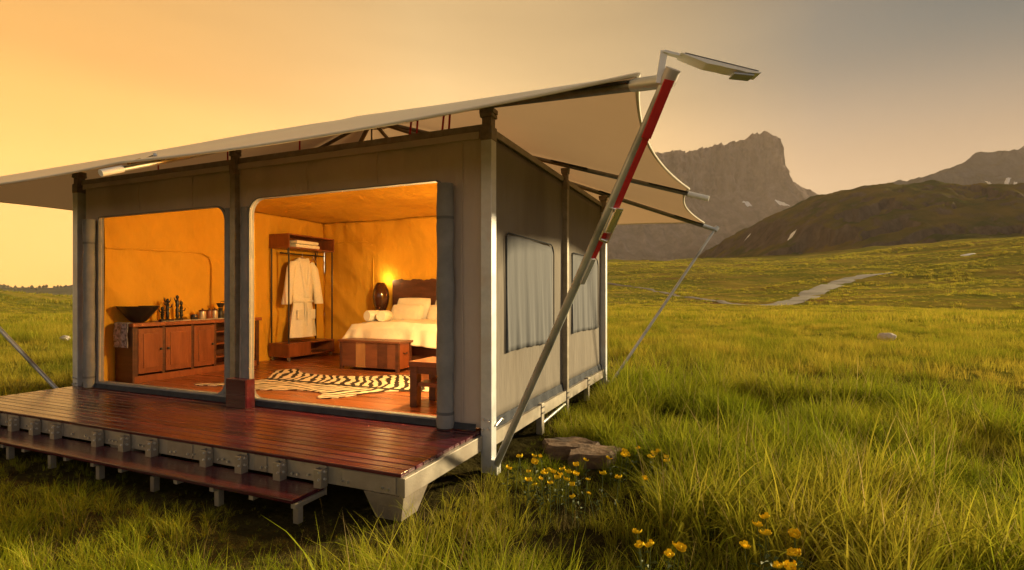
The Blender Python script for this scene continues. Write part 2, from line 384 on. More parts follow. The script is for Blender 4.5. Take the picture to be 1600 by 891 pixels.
# table mountain with a tower of rock
def mesa():
    B = 2600
    TA, TZ = crest([(200, 420), (500, 330), (760, 262), (900, 244), (980, 240), (1040, 239), (1060, 237), (1075, 237), (1090, 232), (1110, 229), (1130, 226), (1150, 222), (1165, 220), (1172, 216), (1178, 208), (1186, 206), (1195, 205.5), (1201, 211), (1210, 213), (1216, 217), (1219, 240), (1222, 268), (1226, 286), (1240, 296), (1256, 303), (1275, 313), (1300, 322), (1400, 352), (1600, 420)], B)
    CA, CZ = crest([(200, 430), (760, 330), (1040, 318), (1110, 312), (1160, 300), (1200, 292), (1222, 288), (1228, 292), (1240, 299), (1256, 306), (1275, 316), (1300, 325), (1400, 355), (1600, 424)], B)
    A = np.linspace(-1600, 2500, 900)
    top = np.interp(A, TA, TZ) + 14 * fbm(A / 34, A * 0, 4, 71) + 9 * fbm(A / 11, A * 0, 3, 72); cb = np.minimum(np.interp(A, CA, CZ) + 14 * fbm(A / 60, A * 0 + 3, 3, 73), top - 4)
    rows = []
    flute = 80 * (rdg(A / 150, A * 0 + .5, 3, 75) - .5) + 60 * (rdg(A / 46, A * 0 + 9.5, 4, 76) - .5)
    for v in np.linspace(0, 1, 46):     # talus
        b = 1750 + (B - 90 - 1750) * v; z = cb * (.06 + .94 * v ** 1.55) + 80 * (rdg(A / 130, b / 240 + A * 0, 5, 77) - .5) * math.sin(math.pi * v) + 9 * fbm(A / 18, b / 18 + A * 0, 3, 78)
        rows.append((A + 0, b + flute * v ** 3, z))
    for v in np.linspace(.03, 1, 44):   # cliff
        z = cb + (top - cb) * v; wob = 42 * (rdg(A / 30 + 2 * v, z / 110, 4, 80) - .5) + 14 * fbm(A / 12, z / 14, 3, 81) + 22 * fbm(A / 400, z / 26, 3, 82)
        rows.append((A + 4 * fbm(A / 15, z / 15, 2, 83), B - 90 + 70 * v + flute * (1 - .3 * v) + wob, z))
    for v in np.linspace(.05, 1, 24):   # plateau and back
        b = B - 20 + 1300 * v; z = top * (1 - .16 * v) * (1 - sst(.35, 1, v)) + 8 * fbm(A / 60, b / 60 + A * 0, 3, 84)
        rows.append((A + 0, b + flute * .7 * (1 - v), np.minimum(z, top - 2)))
    V = []
    for a, b, z in rows:
        x, y = to_world(a, b); V.append(np.stack([x, y, z], 1))
    V = np.stack(V, 1).reshape(-1, 3); nv = len(rows)
    me = bpy.data.meshes.new('mountain'); me.from_pydata(V.tolist(), [], gridfaces(len(A), nv)); me.update()
    structure(_sm('mountain', me, M['cliff']))
    return rows, A
mesa_rows, mesa_A = mesa()

# wooded ridge far on the left
LA, LZ = crest([(-900, 440), (-300, 438), (-60, 446), (0, 449), (40, 448), (90, 449), (140, 449), (250, 447), (500, 445), (800, 444), (1000, 446), (1150, 455)], 1600)
def lefthill_h(a, b):
    c = np.interp(a, LA, LZ); d = (b - 1600) / 420; g = np.exp(-np.abs(d) ** 2)
    return (c + 26) * g - 28 + 3 * fbm(a / 70, b / 70, 3, 90) * g
heightgrid('wooded_hill', np.linspace(-3000, 700, 260), np.linspace(900, 2300, 90), lefthill_h, M['wood_hill'])

def snow(name, fn, a0, b0, la, lb, rotz, seed, label, lift):
    """irregular old snow lying on a slope given by fn(a, b)"""
    rs = np.random.RandomState(seed); n = 26; m = 5; V = []; Fc = []
    for j in range(m + 1):
        for k in range(n):
            t = 2 * math.pi * k / n; rr = (j / m) * (1 + .55 * float(fbm(np.array(math.cos(t) * 1.9 + seed), np.array(math.sin(t) * 1.9), 4, seed)))
            u, v = math.cos(t) * la * rr, math.sin(t) * lb * rr
            a = a0 + u * math.cos(rotz) - v * math.sin(rotz); b = b0 + u * math.sin(rotz) + v * math.cos(rotz)
            z = float(fn(np.array(a), np.array(b))) + lift * (1.0 - .9 * (j / m) ** 2); x, y = to_world(a, b); V.append((x, y, z))
    for j in range(m):
        for k in range(n): Fc.append((j * n + k, j * n + (k + 1) % n, (j + 1) * n + (k + 1) % n, (j + 1) * n + k))
    me = bpy.data.meshes.new(name); me.from_pydata(V, [], Fc); me.update(); o = _sm(name, me, M['snow'])
    return tag(o, label, 'snow patch', 'old snow lying on the slopes')
def on_slope(fn, px, py, b0, b1):
    b = np.linspace(b0, b1, 4000); a = (px - 800) / FP * b; z = CAM[2] + (460 - py) / FP * b; d = fn(a, b) - z; k = int(np.argmax(d > 0))
    return (a[k], b[k]) if d[k] > 0 else None
for i, (fn, px, py, b0, b1, la, lb, rz, lift, lab) in enumerate([
        (hill_h, 1168, 371, 350, 800, 3.5, 4, .5, .8, 'small snow patch low on the left flank of the brown hill'),
        (hill_h, 1237, 369, 350, 800, 3, 9, -.9, .8, 'slanting narrow snow patch on the brown hill slope'),
        (hill_h, 1469, 385, 340, 800, 5, 3.5, .2, .8, 'white snow patch at the foot of the brown hill, centre right'),
        (ground_h, 1512, 398, 150, 700, 3.5, 2, .2, .3, 'thin snow strip in the meadow hollow at far right'),
        (ridge_h, 1550, 303, 1300, 2000, 6, 70, -.35, 4, 'long bright snow gully on the far grey ridge'),
        (ridge_h, 1574, 284, 1300, 2000, 6, 60, -.9, 4, 'upper slanting snow streak on the far grey ridge'),
        (ridge_h, 1585, 297, 1300, 2000, 5, 30, -.9, 4, 'short snow streak at the right end of the far grey ridge')]):
    q = on_slope(fn, px, py, b0, b1)
    if q: snow('snow_patch', fn, q[0], q[1], la, lb, rz, 11 + i, lab, lift)
def mesa_talus(a, b):
    a = np.atleast_1d(np.asarray(a, float)); b = np.atleast_1d(np.asarray(b, float)); out = []
    bs = np.array([r[1] for r in mesa_rows[:46]]); zs = np.array([r[2] for r in mesa_rows[:46]])
    for p, q in zip(a, b):
        k = int(np.clip((p + 1600) / 4100 * 899, 0, 899)); out.append(np.interp(q, bs[:, k], zs[:, k]))
    return np.array(out).reshape(np.shape(a)) if len(out) > 1 else out[0]
for i, (px, py, la, lb, rz, lab) in enumerate([(1222, 318, 10, 34, .7, 'snow gully under the right foot of the rock tower'), (1168, 319, 20, 22, 0, 'snow pocket under the middle of the mesa cliff')]):
    q = on_slope(mesa_talus, px, py, 1800, 2500)
    if q: snow('snow_patch', lambda a, b: mesa_talus(a, b), q[0], q[1], la, lb, rz, 41 + i, lab, 5)

# far wood along the left ridge: one mass of crowns
def far_wood():
    rs = np.random.RandomState(5); V = []; Fc = []
    for i in range(1500):
        a = rs.uniform(-2500, 400); b = 1600 + rs.normal(0, 90); dens = float(fbm(np.array(a / 90), np.array(b / 90), 2, 95))
        if dens < -.12: continue
        h = rs.uniform(5, 12); w = h * rs.uniform(.3, .5); z = float(lefthill_h(np.array(a), np.array(b))) - 1; x, y = to_world(a, b); k0 = len(V)
        for (fr, fz) in ((.25, .0), (1, .3), (.85, .6), (.4, .88)):
            for k in range(6):
                t = k * math.pi / 3 + i; q = w * fr * rs.uniform(.75, 1.25); V.append((x + q * math.cos(t), y + q * math.sin(t), z + h * fz * rs.uniform(.92, 1.08)))
        V.append((x, y, z + h)); 
        for j in range(3):
            for k in range(6): Fc.append((k0 + j * 6 + k, k0 + j * 6 + (k + 1) % 6, k0 + (j + 1) * 6 + (k + 1) % 6, k0 + (j + 1) * 6 + k))
        for k in range(6): Fc.append((k0 + 18 + k, k0 + 18 + (k + 1) % 6, k0 + 24))
    me = bpy.data.meshes.new('far_wood'); me.from_pydata(V, [], Fc); me.update(); o = link('far_wood', me, M['wood_hill'])
    tag(o, 'hazy line of woodland along the far left ridge', 'wood', kind='stuff')
far_wood()

# ------------------------------------------------------------------ materials: built things
M['steel'] = noise_mat('galvanised_steel', (.48, .50, .51), (.62, .63, .63), 9, .5, .35, .06, 120, c3=(.50, .44, .40), s3=2.2, rvar=.14)
M['steel2'] = noise_mat('galvanised_channel', (.30, .27, .22), (.44, .39, .31), 7, .5, .45, .08, 90, c3=(.26, .21, .16), s3=1.6)
M['bolt'] = noise_mat('zinc_bolt', (.6, .6, .58), (.75, .75, .72), 30, .3, .9, 0)
M['rust'] = noise_mat('rusty_cap', (.18, .135, .10), (.32, .25, .19), 22, .7, .3, .3, 60, c3=(.28, .26, .24), s3=6)
M['bronze'] = noise_mat('weathered_post', (.20, .17, .12), (.32, .28, .21), 12, .5, .4, .1, 90)
M['canvas'] = noise_mat('taupe_canvas_shade_lift', (.46, .38, .32), (.52, .44, .38), 2.2, .9, 0, .6, 3.2, stretch=(1, 1, .38), dist=.10, c3=(.38, .31, .26), s3=1.1, spec=.15)  # front canvas made paler than the sides to offset its shade
M['canvas_side'] = noise_mat('grey_beige_canvas_sun_cut', (.175, .155, .128), (.205, .182, .152), 2.2, .9, 0, .45, 3.0, stretch=(1, 1, .3), dist=.09, c3=(.15, .13, .105), s3=1.1, spec=.15)  # canvas of the same tent, greyer, and darkened because the sun strikes it
M['trim'] = noise_mat('blue_grey_trim', (.17, .175, .18), (.24, .24, .24), 6, .8, 0, .35, 14, dist=.02, spec=.2)
M['hem'] = noise_mat('dark_pvc_skirt', (.03, .034, .042), (.055, .06, .07), 7, .85, 0, .5, 10, dist=.03, spec=.15)
M['mesh'] = noise_mat('window_mesh', (.10, .105, .112), (.135, .14, .148), 3, .85, 0, .4, 6, stretch=(1, 1, .18), dist=.04, spec=.2)
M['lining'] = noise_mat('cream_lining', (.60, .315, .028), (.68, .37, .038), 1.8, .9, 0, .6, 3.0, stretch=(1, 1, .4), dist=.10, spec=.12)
M['fly'] = None
def fly_mat():
    m, n, l, p = mk('flysheet'); out = n['Material Output']
    tc = n.new('ShaderNodeTexCoord'); t = n.new('ShaderNodeTexNoise'); t.inputs['Scale'].default_value = 1.4; t.inputs['Detail'].default_value = 6; l.new(tc.outputs['Object'], t.inputs['Vector'])
    g = n.new('ShaderNodeNewGeometry')
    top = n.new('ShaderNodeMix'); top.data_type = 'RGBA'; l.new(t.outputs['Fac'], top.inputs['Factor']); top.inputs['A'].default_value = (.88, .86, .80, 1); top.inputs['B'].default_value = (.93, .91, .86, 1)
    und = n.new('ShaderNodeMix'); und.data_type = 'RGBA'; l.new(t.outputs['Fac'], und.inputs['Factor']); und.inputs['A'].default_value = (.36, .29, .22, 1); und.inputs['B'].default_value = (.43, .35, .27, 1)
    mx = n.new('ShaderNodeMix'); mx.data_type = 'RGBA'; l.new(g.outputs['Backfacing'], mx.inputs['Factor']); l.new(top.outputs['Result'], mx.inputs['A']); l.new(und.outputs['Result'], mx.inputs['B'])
    d = n.new('ShaderNodeBsdfDiffuse'); l.new(mx.outputs['Result'], d.inputs[0]); tr = n.new('ShaderNodeBsdfTranslucent'); tr.inputs[0].default_value = (.62, .42, .25, 1)
    ms = n.new('ShaderNodeMixShader'); ms.inputs[0].default_value = .26; l.new(d.outputs[0], ms.inputs[1]); l.new(tr.outputs[0], ms.inputs[2])
    gl = n.new('ShaderNodeBsdfGlossy'); gl.inputs['Roughness'].default_value = .38; fr = n.new('ShaderNodeFresnel'); fr.inputs['IOR'].default_value = 1.5
    inv = n.new('ShaderNodeMath'); inv.operation = 'SUBTRACT'; inv.inputs[0].default_value = 1; l.new(g.outputs['Backfacing'], inv.inputs[1])
    fm = n.new('ShaderNodeMath'); fm.operation = 'MULTIPLY'; l.new(fr.outputs[0], fm.inputs[0]); l.new(inv.outputs[0], fm.inputs[1])
    m3 = n.new('ShaderNodeMixShader'); l.new(fm.outputs[0], m3.inputs[0]); l.new(ms.outputs[0], m3.inputs[1]); l.new(gl.outputs[0], m3.inputs[2]); l.new(m3.outputs[0], out.inputs[0])
    b = n.new('ShaderNodeBump'); b.inputs['Strength'].default_value = .15; b.inputs['Distance'].default_value = .05; l.new(t.outputs['Fac'], b.inputs['Height']); l.new(b.outputs[0], d.inputs['Normal'])
    return m
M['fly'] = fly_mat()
M['strap_dark'] = noise_mat('dark_webbing', (.02, .018, .016), (.045, .04, .035), 20, .8, 0, .2, 80)
M['red'] = noise_mat('red_webbing', (.50, .012, .018), (.62, .022, .028), 20, .6, 0, .15, 150)
M['pole'] = noise_mat('zinc_pole', (.42, .44, .44), (.56, .57, .57), 12, .42, .5, .04, 100, c3=(.24, .24, .22), s3=3)
M['pole_dark'] = noise_mat('dull_pole', (.15, .15, .14), (.24, .235, .22), 12, .5, .6, .05, 100)
M['white_plastic'] = noise_mat('white_plastic', (.84, .82, .77), (.90, .88, .84), 10, .35, 0, 0)
def deck_mat(name, c1, c2, rough, rnd, coat=.0):
    return noise_mat(name, c1, c2, 5, rough, 0, .28, 26, stretch=(.12, 2.2, 2.2), detail=8, rnd=rnd, rvar=.16, dist=.008, coat=coat, c3=tuple(.55 * q + .02 for q in c2), s3=4.5)
M['deck'] = deck_mat('merbau_boards', (.040, .006, .012), (.088, .013, .024), .22, .28)
M['floor'] = deck_mat('polished_floor', (.19, .055, .018), (.30, .10, .035), .30, .22)
M['wood_dark'] = noise_mat('dark_hardwood', (.050, .018, .010), (.11, .040, .020), 6, .42, 0, .2, 24, stretch=(.5, .5, 3), dist=.006)
M['wood_red'] = noise_mat('red_hardwood', (.16, .045, .016), (.26, .080, .026), 6, .36, 0, .2, 24, stretch=(2.5, 2.5, .35), dist=.006, rnd=.12)
M['wood_mid'] = noise_mat('brown_plank', (.12, .042, .020), (.20, .072, .030), 6, .42, 0, .2, 24, stretch=(.4, 2, 2), dist=.006)
M['wood_pale'] = noise_mat('pale_plank', (.30, .15, .055), (.42, .22, .09), 6, .45, 0, .2, 24, stretch=(3, 3, .4), dist=.006)
M['black'] = noise_mat('black_lacquer', (.010, .009, .008), (.022, .020, .018), 12, .35, 0, .05, 60)
M['linen'] = noise_mat('white_linen', (.72, .66, .54), (.80, .74, .62), 5, .9, 0, .35, 9, dist=.03, spec=.15)
M['terry'] = noise_mat('white_terry', (.76, .72, .62), (.84, .80, .70), 40, .95, 0, .6, 160, dist=.006, spec=.1)
M['tin'] = noise_mat('enamel_tin', (.42, .34, .24), (.60, .50, .36), 10, .35, .5, .05, 40)
M['print'] = noise_mat('printed_cloth', (.06, .05, .05), (.55, .50, .46), 26, .9, 0, .3, 60, detail=4, dist=.005)
M['stone'] = noise_mat('brown_slab', (.085, .05, .028), (.20, .12, .065), 7, .85, 0, .8, 18, c3=(.05, .035, .025), s3=4, dist=.02)
M['boulder'] = noise_mat('pale_boulder', (.45, .38, .31), (.62, .54, .46), 6, .9, 0, .6, 14, dist=.03)
M['concrete'] = noise_mat('footing_steel', (.26, .22, .17), (.36, .31, .24), 6, .6, .35, .15, 60)

# ------------------------------------------------------------------ safari tent
F = .313; TW = 5.68; TD = 4.28; ZT = 2.86
tent = thing('safari_tent', 'large taupe canvas safari tent with stretched flysheet on steel posts, lit from within', 'tent', (0, 0, 0))
HUB = Vector((-2.84, 2.14, 3.98))
TIPS = [Vector(t) for t in ((1.66, -1.25, 2.57), (1.684, 2.25, 2.553), (1.66, 5.53, 2.57), (-2.84, 5.55, 2.50), (-7.34, 5.53, 2.57), (-7.36, 2.14, 2.553), (-7.34, -1.25, 2.57), (-2.93, -1.31, 2.50))]
ANCH = [HUB.lerp(t, .962 if i % 2 == 0 else .958) + Vector((0, 0, .058)) for i, t in enumerate(TIPS)]

def flysheet():
    bm = bmesh.new(); nt, nu = 30, 20; hub = HUB + Vector((0, 0, .07))
    for i in range(8):
        A, B = ANCH[i], ANCH[(i + 1) % 8]; mid = (A + B) / 2; inn = (HUB - mid); inn.z = 0; inn.normalize()
        sag = .035 * (B - A).length; vs = []
        for j in range(nu + 1):
            u = j / nu; E = A.lerp(B, u) + inn * sag * 4 * u * (1 - u) * (1.6 if i < 6 else .2)
            E.z = A.z + (B.z - A.z) * u + sag * (.35 if i < 6 else -.28) * 4 * u * (1 - u); row = []
            for k in range(nt + 1):
                t = k / nt; p = hub.lerp(E, t)
                p.z += (-.05 if i < 6 else .05) * math.sin(math.pi * t) * math.sin(math.pi * u) ; p.z += .004 * math.sin(9 * u + 5 * i) * math.sin(math.pi * u) * math.sin(7 * t * 3)
                row.append(bm.verts.new(p))
            vs.append(row)
        for j in range(nu):
            for k in range(nt): bm.faces.new((vs[j][k], vs[j][k + 1], vs[j + 1][k + 1], vs[j + 1][k]) if k else (vs[j][0], vs[j][1], vs[j + 1][1]))
    bmesh.ops.remove_doubles(bm, verts=bm.verts, dist=.0008); bmesh.ops.recalc_face_normals(bm, faces=bm.faces)
    if sum(f.normal.z for f in bm.faces) < 0: bmesh.ops.reverse_faces(bm, faces=bm.faces)
    edge = []
    me = bpy.data.meshes.new('flysheet'); bm.to_mesh(me); bm.free()
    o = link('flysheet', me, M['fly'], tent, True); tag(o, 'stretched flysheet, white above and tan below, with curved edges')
    h = MB()
    for i in range(8):
        A, B = ANCH[i], ANCH[(i + 1) % 8]; mid = (A + B) / 2; inn = (HUB - mid); inn.z = 0; inn.normalize(); sag = .035 * (B - A).length; pts = []
        for j in range(nu + 1):
            u = j / nu; E = A.lerp(B, u) + inn * sag * 4 * u * (1 - u) * (1.6 if i < 6 else .2); E.z = A.z + (B.z - A.z) * u + sag * (.35 if i < 6 else -.28) * 4 * u * (1 - u); pts.append(E)
        h.tube(pts, .011, 6)
    h.build('hem_cord', M['linen'], o, True)
    # dark reinforcement patches along the rafters under the sheet
    for i, t in enumerate(TIPS):
        for (a, b) in ((.86, .955),) + (((.60, .70),) if i % 2 else ((.62, .69),)):
            q = MB()
            p0, p1 = HUB.lerp(t, a) + Vector((0, 0, .012)), HUB.lerp(t, b) + Vector((0, 0, .012)); q._bar(p0, p1, .15 if a < .8 else .11, .012)
            q.build('reinforcement', M['strap_dark'], o)
    return o
fly = flysheet()
for i, t in enumerate(TIPS):
    ext = HUB.lerp(t, 1.0); q = MB().tube([HUB.lerp(t, .03), ext], .032 if i % 2 == 0 else .026, 14).build('rafter', M['pole_dark'] if i != 7 else M['pole'], tent, True)
    c = MB().tube([HUB.lerp(t, .955), HUB.lerp(t, 1.004)], .036 if i % 2 == 0 else .030, 14).build('end_cap', M['pole'] if i % 2 == 0 else M['white_plastic'], q, True)
MB().lathe([(.0, -.06), (.26, -.06), (.26, -.02), (.16, .02), (.05, .04), (0, .04)], HUB, 24).build('hub_plate', M['pole'], tent, True)
MB().tube([HUB - Vector((0, 0, .06)), HUB - Vector((0, 0, .6))], .012, 8).build('hub_rod', M['pole_dark'], tent, True)

POSTS = [(.045, 0, .1, 'steel', 0), (0.03, 2.24, .075, 'bronze', 0), (.03, 4.28, .1, 'steel', 0), (-2.84, 4.30, .08, 'steel', 0), (-5.74, 4.28, .1, 'steel', 0), (-5.74, 2.14, .08, 'steel', 0), (-5.755, 0, .1, 'steel', 0), (-2.93, -.03, .075, 'bronze', 0)]
for i, (x, y, w, mt, z0) in enumerate(POSTS):
    t = TIPS[i]; k = min(max(((x - HUB.x) / (t.x - HUB.x)) if i not in (3, 7) else (y - HUB.y) / (t.y - HUB.y), 0), 1); zr = HUB.lerp(t, k).z - .03
    zb = -.15 if i not in (7,) else F
    p = MB().box((x - w / 2, y - w / 2, zb), (x + w / 2, y + w / 2, zr - .16), .006).build('post', M[mt], tent)
    cp = MB().box((x - w / 2 - .004, y - w / 2 - .004, zr - .27), (x + w / 2 + .004, y + w / 2 + .004, zr - .155), .004)
    cp.box((x - w * .42, y - w * .42, zr - .155), (x + w * .42, y + w * .42, zr - .07)); cp.box((x - w * .58, y - w * .58, zr - .075), (x + w * .58, y + w * .58, zr - .045), .006); cp.box((x - w * .66, y - w * .5, zr - .043), (x + w * .66, y + w * .5, zr - .004), .006)
    cp.build('post_cap', M['rust'], p)
    if i in (0, 2, 6):
        b = MB()
        for dx, z in ((-.028, .335), (.022, .345), (.026, .41), (-.02, .42)):
            b.tube([(x + dx, y - w / 2, z), (x + dx, y - w / 2 - .014, z)], [.013, .011], 8)
        tag(b.build('bolts', M['bolt'], p, True), None, kind='stuff')

# wall frame: eave beams and base channels
def beam(a, b, w, h, mt, name='beam'): return MB()._bar(Vector(a), Vector(b), w, h).build(name, M[mt], tent)
beam((-TW + .0, .01, ZT + .035), (-.01, .01, ZT + .035), .06, .055, 'bronze', 'eave_beam'); beam((.0, .06, ZT + .035), (.0, TD - .06, ZT + .035), .055, .06, 'bronze', 'eave_beam')
beam((-TW + .05, TD, ZT + .035), (-.05, TD, ZT + .035), .06, .055, 'bronze', 'eave_beam'); beam((-TW, .05, ZT + .035), (-TW, TD - .05, ZT + .035), .055, .06, 'bronze', 'eave_beam')
beam((.03, .055, .225), (.03, TD - .055, .225), .05, .12, 'steel2', 'base_channel'); beam((-TW, .055, .225), (-TW, TD - .055, .225), .05, .12, 'steel2', 'base_channel'); beam((-TW + .1, TD, .225), (-.06, TD, .225), .05, .12, 'steel2', 'base_channel')
for y in (1.32, 2.24, 3.25):
    s = MB().box((.0, y - .04, -.15), (.065, y + .04, .30), .004).build('support_foot', M['steel2'], tent)
    b = MB()
    for dz in (.20, .26):
        for dy in (-.02, .02): b.tube([(.064, y + dy, dz), (.078, y + dy, dz)], [.011, .009], 8)
    tag(b.build('bolts', M['bolt'], s, True), None, kind='stuff')
MB().tube([(.035, 1.36, .07), (.035, 2.2, .12)], .018, 10).build('brace', M['pole'], tent, True)
MB().tube([(.10, .02, .36), (.11, .12, .40), (.09, .2, .37)], .010, 8).build('hook', M['bolt'], tent, True)

# front wall: sheet with two doorways
def rr(x0, x1, z0, z1, r):
    """outline with a corner radius each: bl, br, tr, tl"""
    out = []
    for (cx, cz, rad, a0) in ((x0, z0, r[0], 180), (x1, z0, r[1], 270), (x1, z1, r[2], 0), (x0, z1, r[3], 90)):
        sx = 1 if cx == x0 else -1; sz = 1 if cz == z0 else -1
        for k in range(9):
            an = R(a0 + 90 * k / 8); out.append((cx + sx * rad + rad * math.cos(an), cz + sz * rad + rad * math.sin(an)))
    return out
DOORS = [((-5.31, -3.10, .395, 2.43), (.02, .14, .16, .03)), ((-2.73, -.44, .385, 2.475), (.14, .02, .03, .16))]
def front_sheet(y, name, mt, thick, grow=0):
    bm = bmesh.new(); loops = [[(-5.63, .33), (-.02, .33), (-.02, 2.88), (-5.63, 2.88)]] + [rr(d[0] - grow, d[1] + grow, d[2] - grow, d[3] + grow, r) for d, r in DOORS]; ed = []
    for lp in loops:
        n = len(lp); sub = []
        for i in range(n):
            a, b = lp[i], lp[(i + 1) % n]; L = math.hypot(b[0] - a[0], b[1] - a[1]); k = max(1, int(L / .16))
            for j in range(k): sub.append((a[0] + (b[0] - a[0]) * j / k, a[1] + (b[1] - a[1]) * j / k))
        vs = [bm.verts.new((p[0], y + .012 * math.sin(p[0] * 5.1 + p[1] * 2) , p[1])) for p in sub]
        ed += [bm.edges.new((vs[i], vs[(i + 1) % len(vs)])) for i in range(len(vs))]
    bmesh.ops.triangle_fill(bm, edges=ed, use_beauty=True, use_dissolve=False)
    me = bpy.data.meshes.new(name); bm.to_mesh(me); bm.free(); return link(name, me, M[mt], tent, False, thick)
fw = front_sheet(0, 'front_wall', 'canvas', .012)
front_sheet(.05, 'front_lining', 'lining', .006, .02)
for d, r in DOORS:      # blue-grey facing round each doorway
    a = rr(d[0], d[1], d[2], d[3], r); b = rr(d[0] - .03, d[1] + .03, d[2] - .05, d[3] + .012, [q + .02 for q in r]); q = MB(); n = len(a)
    vi = [[q.bm.verts.new((p[0], yy, p[1])) for p in lp] for lp, yy in ((a, .035), (a, -.026), (b, -.022), (b, -.003))]
    for s in range(3):
        for i in range(n): q.bm.faces.new((vi[s][i], vi[s][(i + 1) % n], vi[s + 1][(i + 1) % n], vi[s + 1][i]))
    q.build('door_facing', M['trim'], fw, True)
MB().box((-5.33, -.045, .315), (-.42, .02, .392), .02).build('door_sill', M['trim'], fw)
q = MB(); q.grid(lambda u, v: (-5.6 + 5.55 * u, -.048 - .004 * math.sin(u * 47 + 2 * math.sin(u * 13)) * math.sin(v * 3) - .012 * (1 - v), .318 + .055 * v), 160, 4); q.build('skirt', M['hem'], fw, True)
def roll(x, y, r, z0, z1, name, seed):
    rs = random.Random(seed); prof = []
    for i in range(41):
        t = i / 40; z = z0 + (z1 - z0) * t; k = 1 + .05 * math.sin(t * 23 + seed) + rs.uniform(-.02, .02)
        if abs(t - .06) < .02 or abs(t - .86) < .015 or t < .02: k *= .93
        prof.append((r * k, z))
    o = MB().lathe(prof, (x, y, 0), 18, 1, .85).build(name, M['trim'], fw, True)
    for zz in (z0 + .06 * (z1 - z0), z0 + .86 * (z1 - z0)): MB().lathe([(r * 1.0, -.012), (r * 1.01, 0), (r * 1.0, .012)], (x, y, zz), 18, 1, .85).build('tie_band', M['mesh'], o, True)
roll(-.335, -.075, .078, .325, 2.43, 'door_roll', 1); roll(-5.41, -.075, .070, .325, 2.40, 'door_roll', 5)
for x in (-3.04, -2.80): MB().lathe([(.05 + .006 * math.sin(k * 1.7 + x), .40 + k * .05) for k in range(41)], (x, -.02, 0), 12, 1, .5).build('bunched_canvas', M['trim'], fw, True)

# sewn seams and reinforced hem band on the front wall
MB().box((-5.62, -.034, 2.80), (-.03, -.022, 2.86), .002).build('hem_band', M['canvas'], fw)
for x, z0 in ((-4.55, 2.46), (-3.62, 2.46), (-1.95, 2.50), (-1.1, 2.50), (-.20, .36)):
    q = MB(); q.tube([(x + .006 * math.sin(k), -.0175, z0 + (2.80 - z0) * k / 8) for k in range(9)], .0045, 6); q.build('seam', M['canvas'], fw, True)
# side wall on the right with two windows
def wall_sheet(fn, name, mt, nu, nv, parent=None, thick=.008): return MB().grid(fn, nu, nv).build(name, M[mt], parent or tent, True, thick)
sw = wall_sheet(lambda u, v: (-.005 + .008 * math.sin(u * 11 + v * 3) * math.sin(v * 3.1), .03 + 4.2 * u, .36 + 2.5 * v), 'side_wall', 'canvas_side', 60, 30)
wall_sheet(lambda u, v: (-.0 + .018 * (1 - v) + .006 * math.sin(u * 90), .06 + 4.16 * u, .27 + .105 * v), 'skirt', 'hem', 160, 4, sw)
for (y0, y1, z0, z1) in ((.46, 1.80, .93, 2.05), (2.60, 3.95, .96, 2.02)):
    ph = y0 * 3
    w = wall_sheet(lambda u, v: (.014 + .007 * math.sin(u * 26 + ph + 2 * math.sin(v * 2)) * (1 - .75 * v) + .004 * math.sin(u * 61 + v * 4) * (1 - v), y0 + (y1 - y0) * u, z0 + .008 * math.sin(u * 5) + (z1 - z0 - .02) * v), 'window', 'mesh', 70, 20, sw, .004)
    ol = [(.02, q[0], q[1]) for q in rr(y0 - .02, y1 + .02, z0 - .4, z1, (.01, .01, .13, .06))]; ol = [p for p in ol if p[2] > z0 - .05]
    k = max(range(len(ol)), key=lambda i: (ol[i][1] > (y0 + y1) / 2, -ol[i][2])); ol = [(.02, y1 + .02, z0)] + ol + [(.02, y0 - .02, z0)]
    MB().tube(ol, .007, 6).build('piping', M['hem'], w, True)
# remaining outer walls and inner lining
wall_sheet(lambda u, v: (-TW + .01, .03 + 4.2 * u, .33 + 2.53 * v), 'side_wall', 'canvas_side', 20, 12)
wall_sheet(lambda u, v: (-TW + .02 + (TW - .04) * u, TD - .01, .33 + 2.53 * v), 'back_wall', 'canvas', 30, 12)
def fold(u, v, s):
    return max(-.04, .034 * math.sin((u * 9 + v * 8) * 1.5 + s + math.sin(u * 5)) * max(0, math.sin(math.pi * v)) * (1 - u * .5) + .014 * math.sin(u * 31 + 2 * math.sin(v * 5 + s)) * (.3 + .7 * v) + .012 * math.sin(v * 19 - u * 15 + s) + .13 * (float(rdg(np.array(u * 5 + v * 2.6 + s), np.array(v * 1.5 + s), 3, 17)) - .5) + .022 * abs(math.sin(u * 46 + 3 * math.sin(u * 9))) * max(0, v - .72) * 3)
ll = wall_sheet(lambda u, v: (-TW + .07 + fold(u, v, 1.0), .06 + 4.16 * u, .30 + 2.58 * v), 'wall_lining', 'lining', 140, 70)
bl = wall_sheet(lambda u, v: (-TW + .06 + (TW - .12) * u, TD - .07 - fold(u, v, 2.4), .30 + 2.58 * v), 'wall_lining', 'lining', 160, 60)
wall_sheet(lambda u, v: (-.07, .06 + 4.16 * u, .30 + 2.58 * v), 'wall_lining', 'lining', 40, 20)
MB().tube([(-5.56, .2, 2.08), (-5.575, 1.2, 2.11), (-5.575, 1.56, 2.11), (-5.575, 1.68, 2.05), (-5.575, 1.72, 1.93), (-5.565, 1.72, 1.15)], .012, 6).build('piping', M['lining'], ll, True)
MB().tube([(-5.5, 4.17, 2.5), (-4.55, 4.17, 2.48), (-4.42, 4.17, 2.43), (-4.38, 4.17, 2.3), (-4.38, 4.17, .6)], .012, 6).build('piping', M['lining'], bl, True)
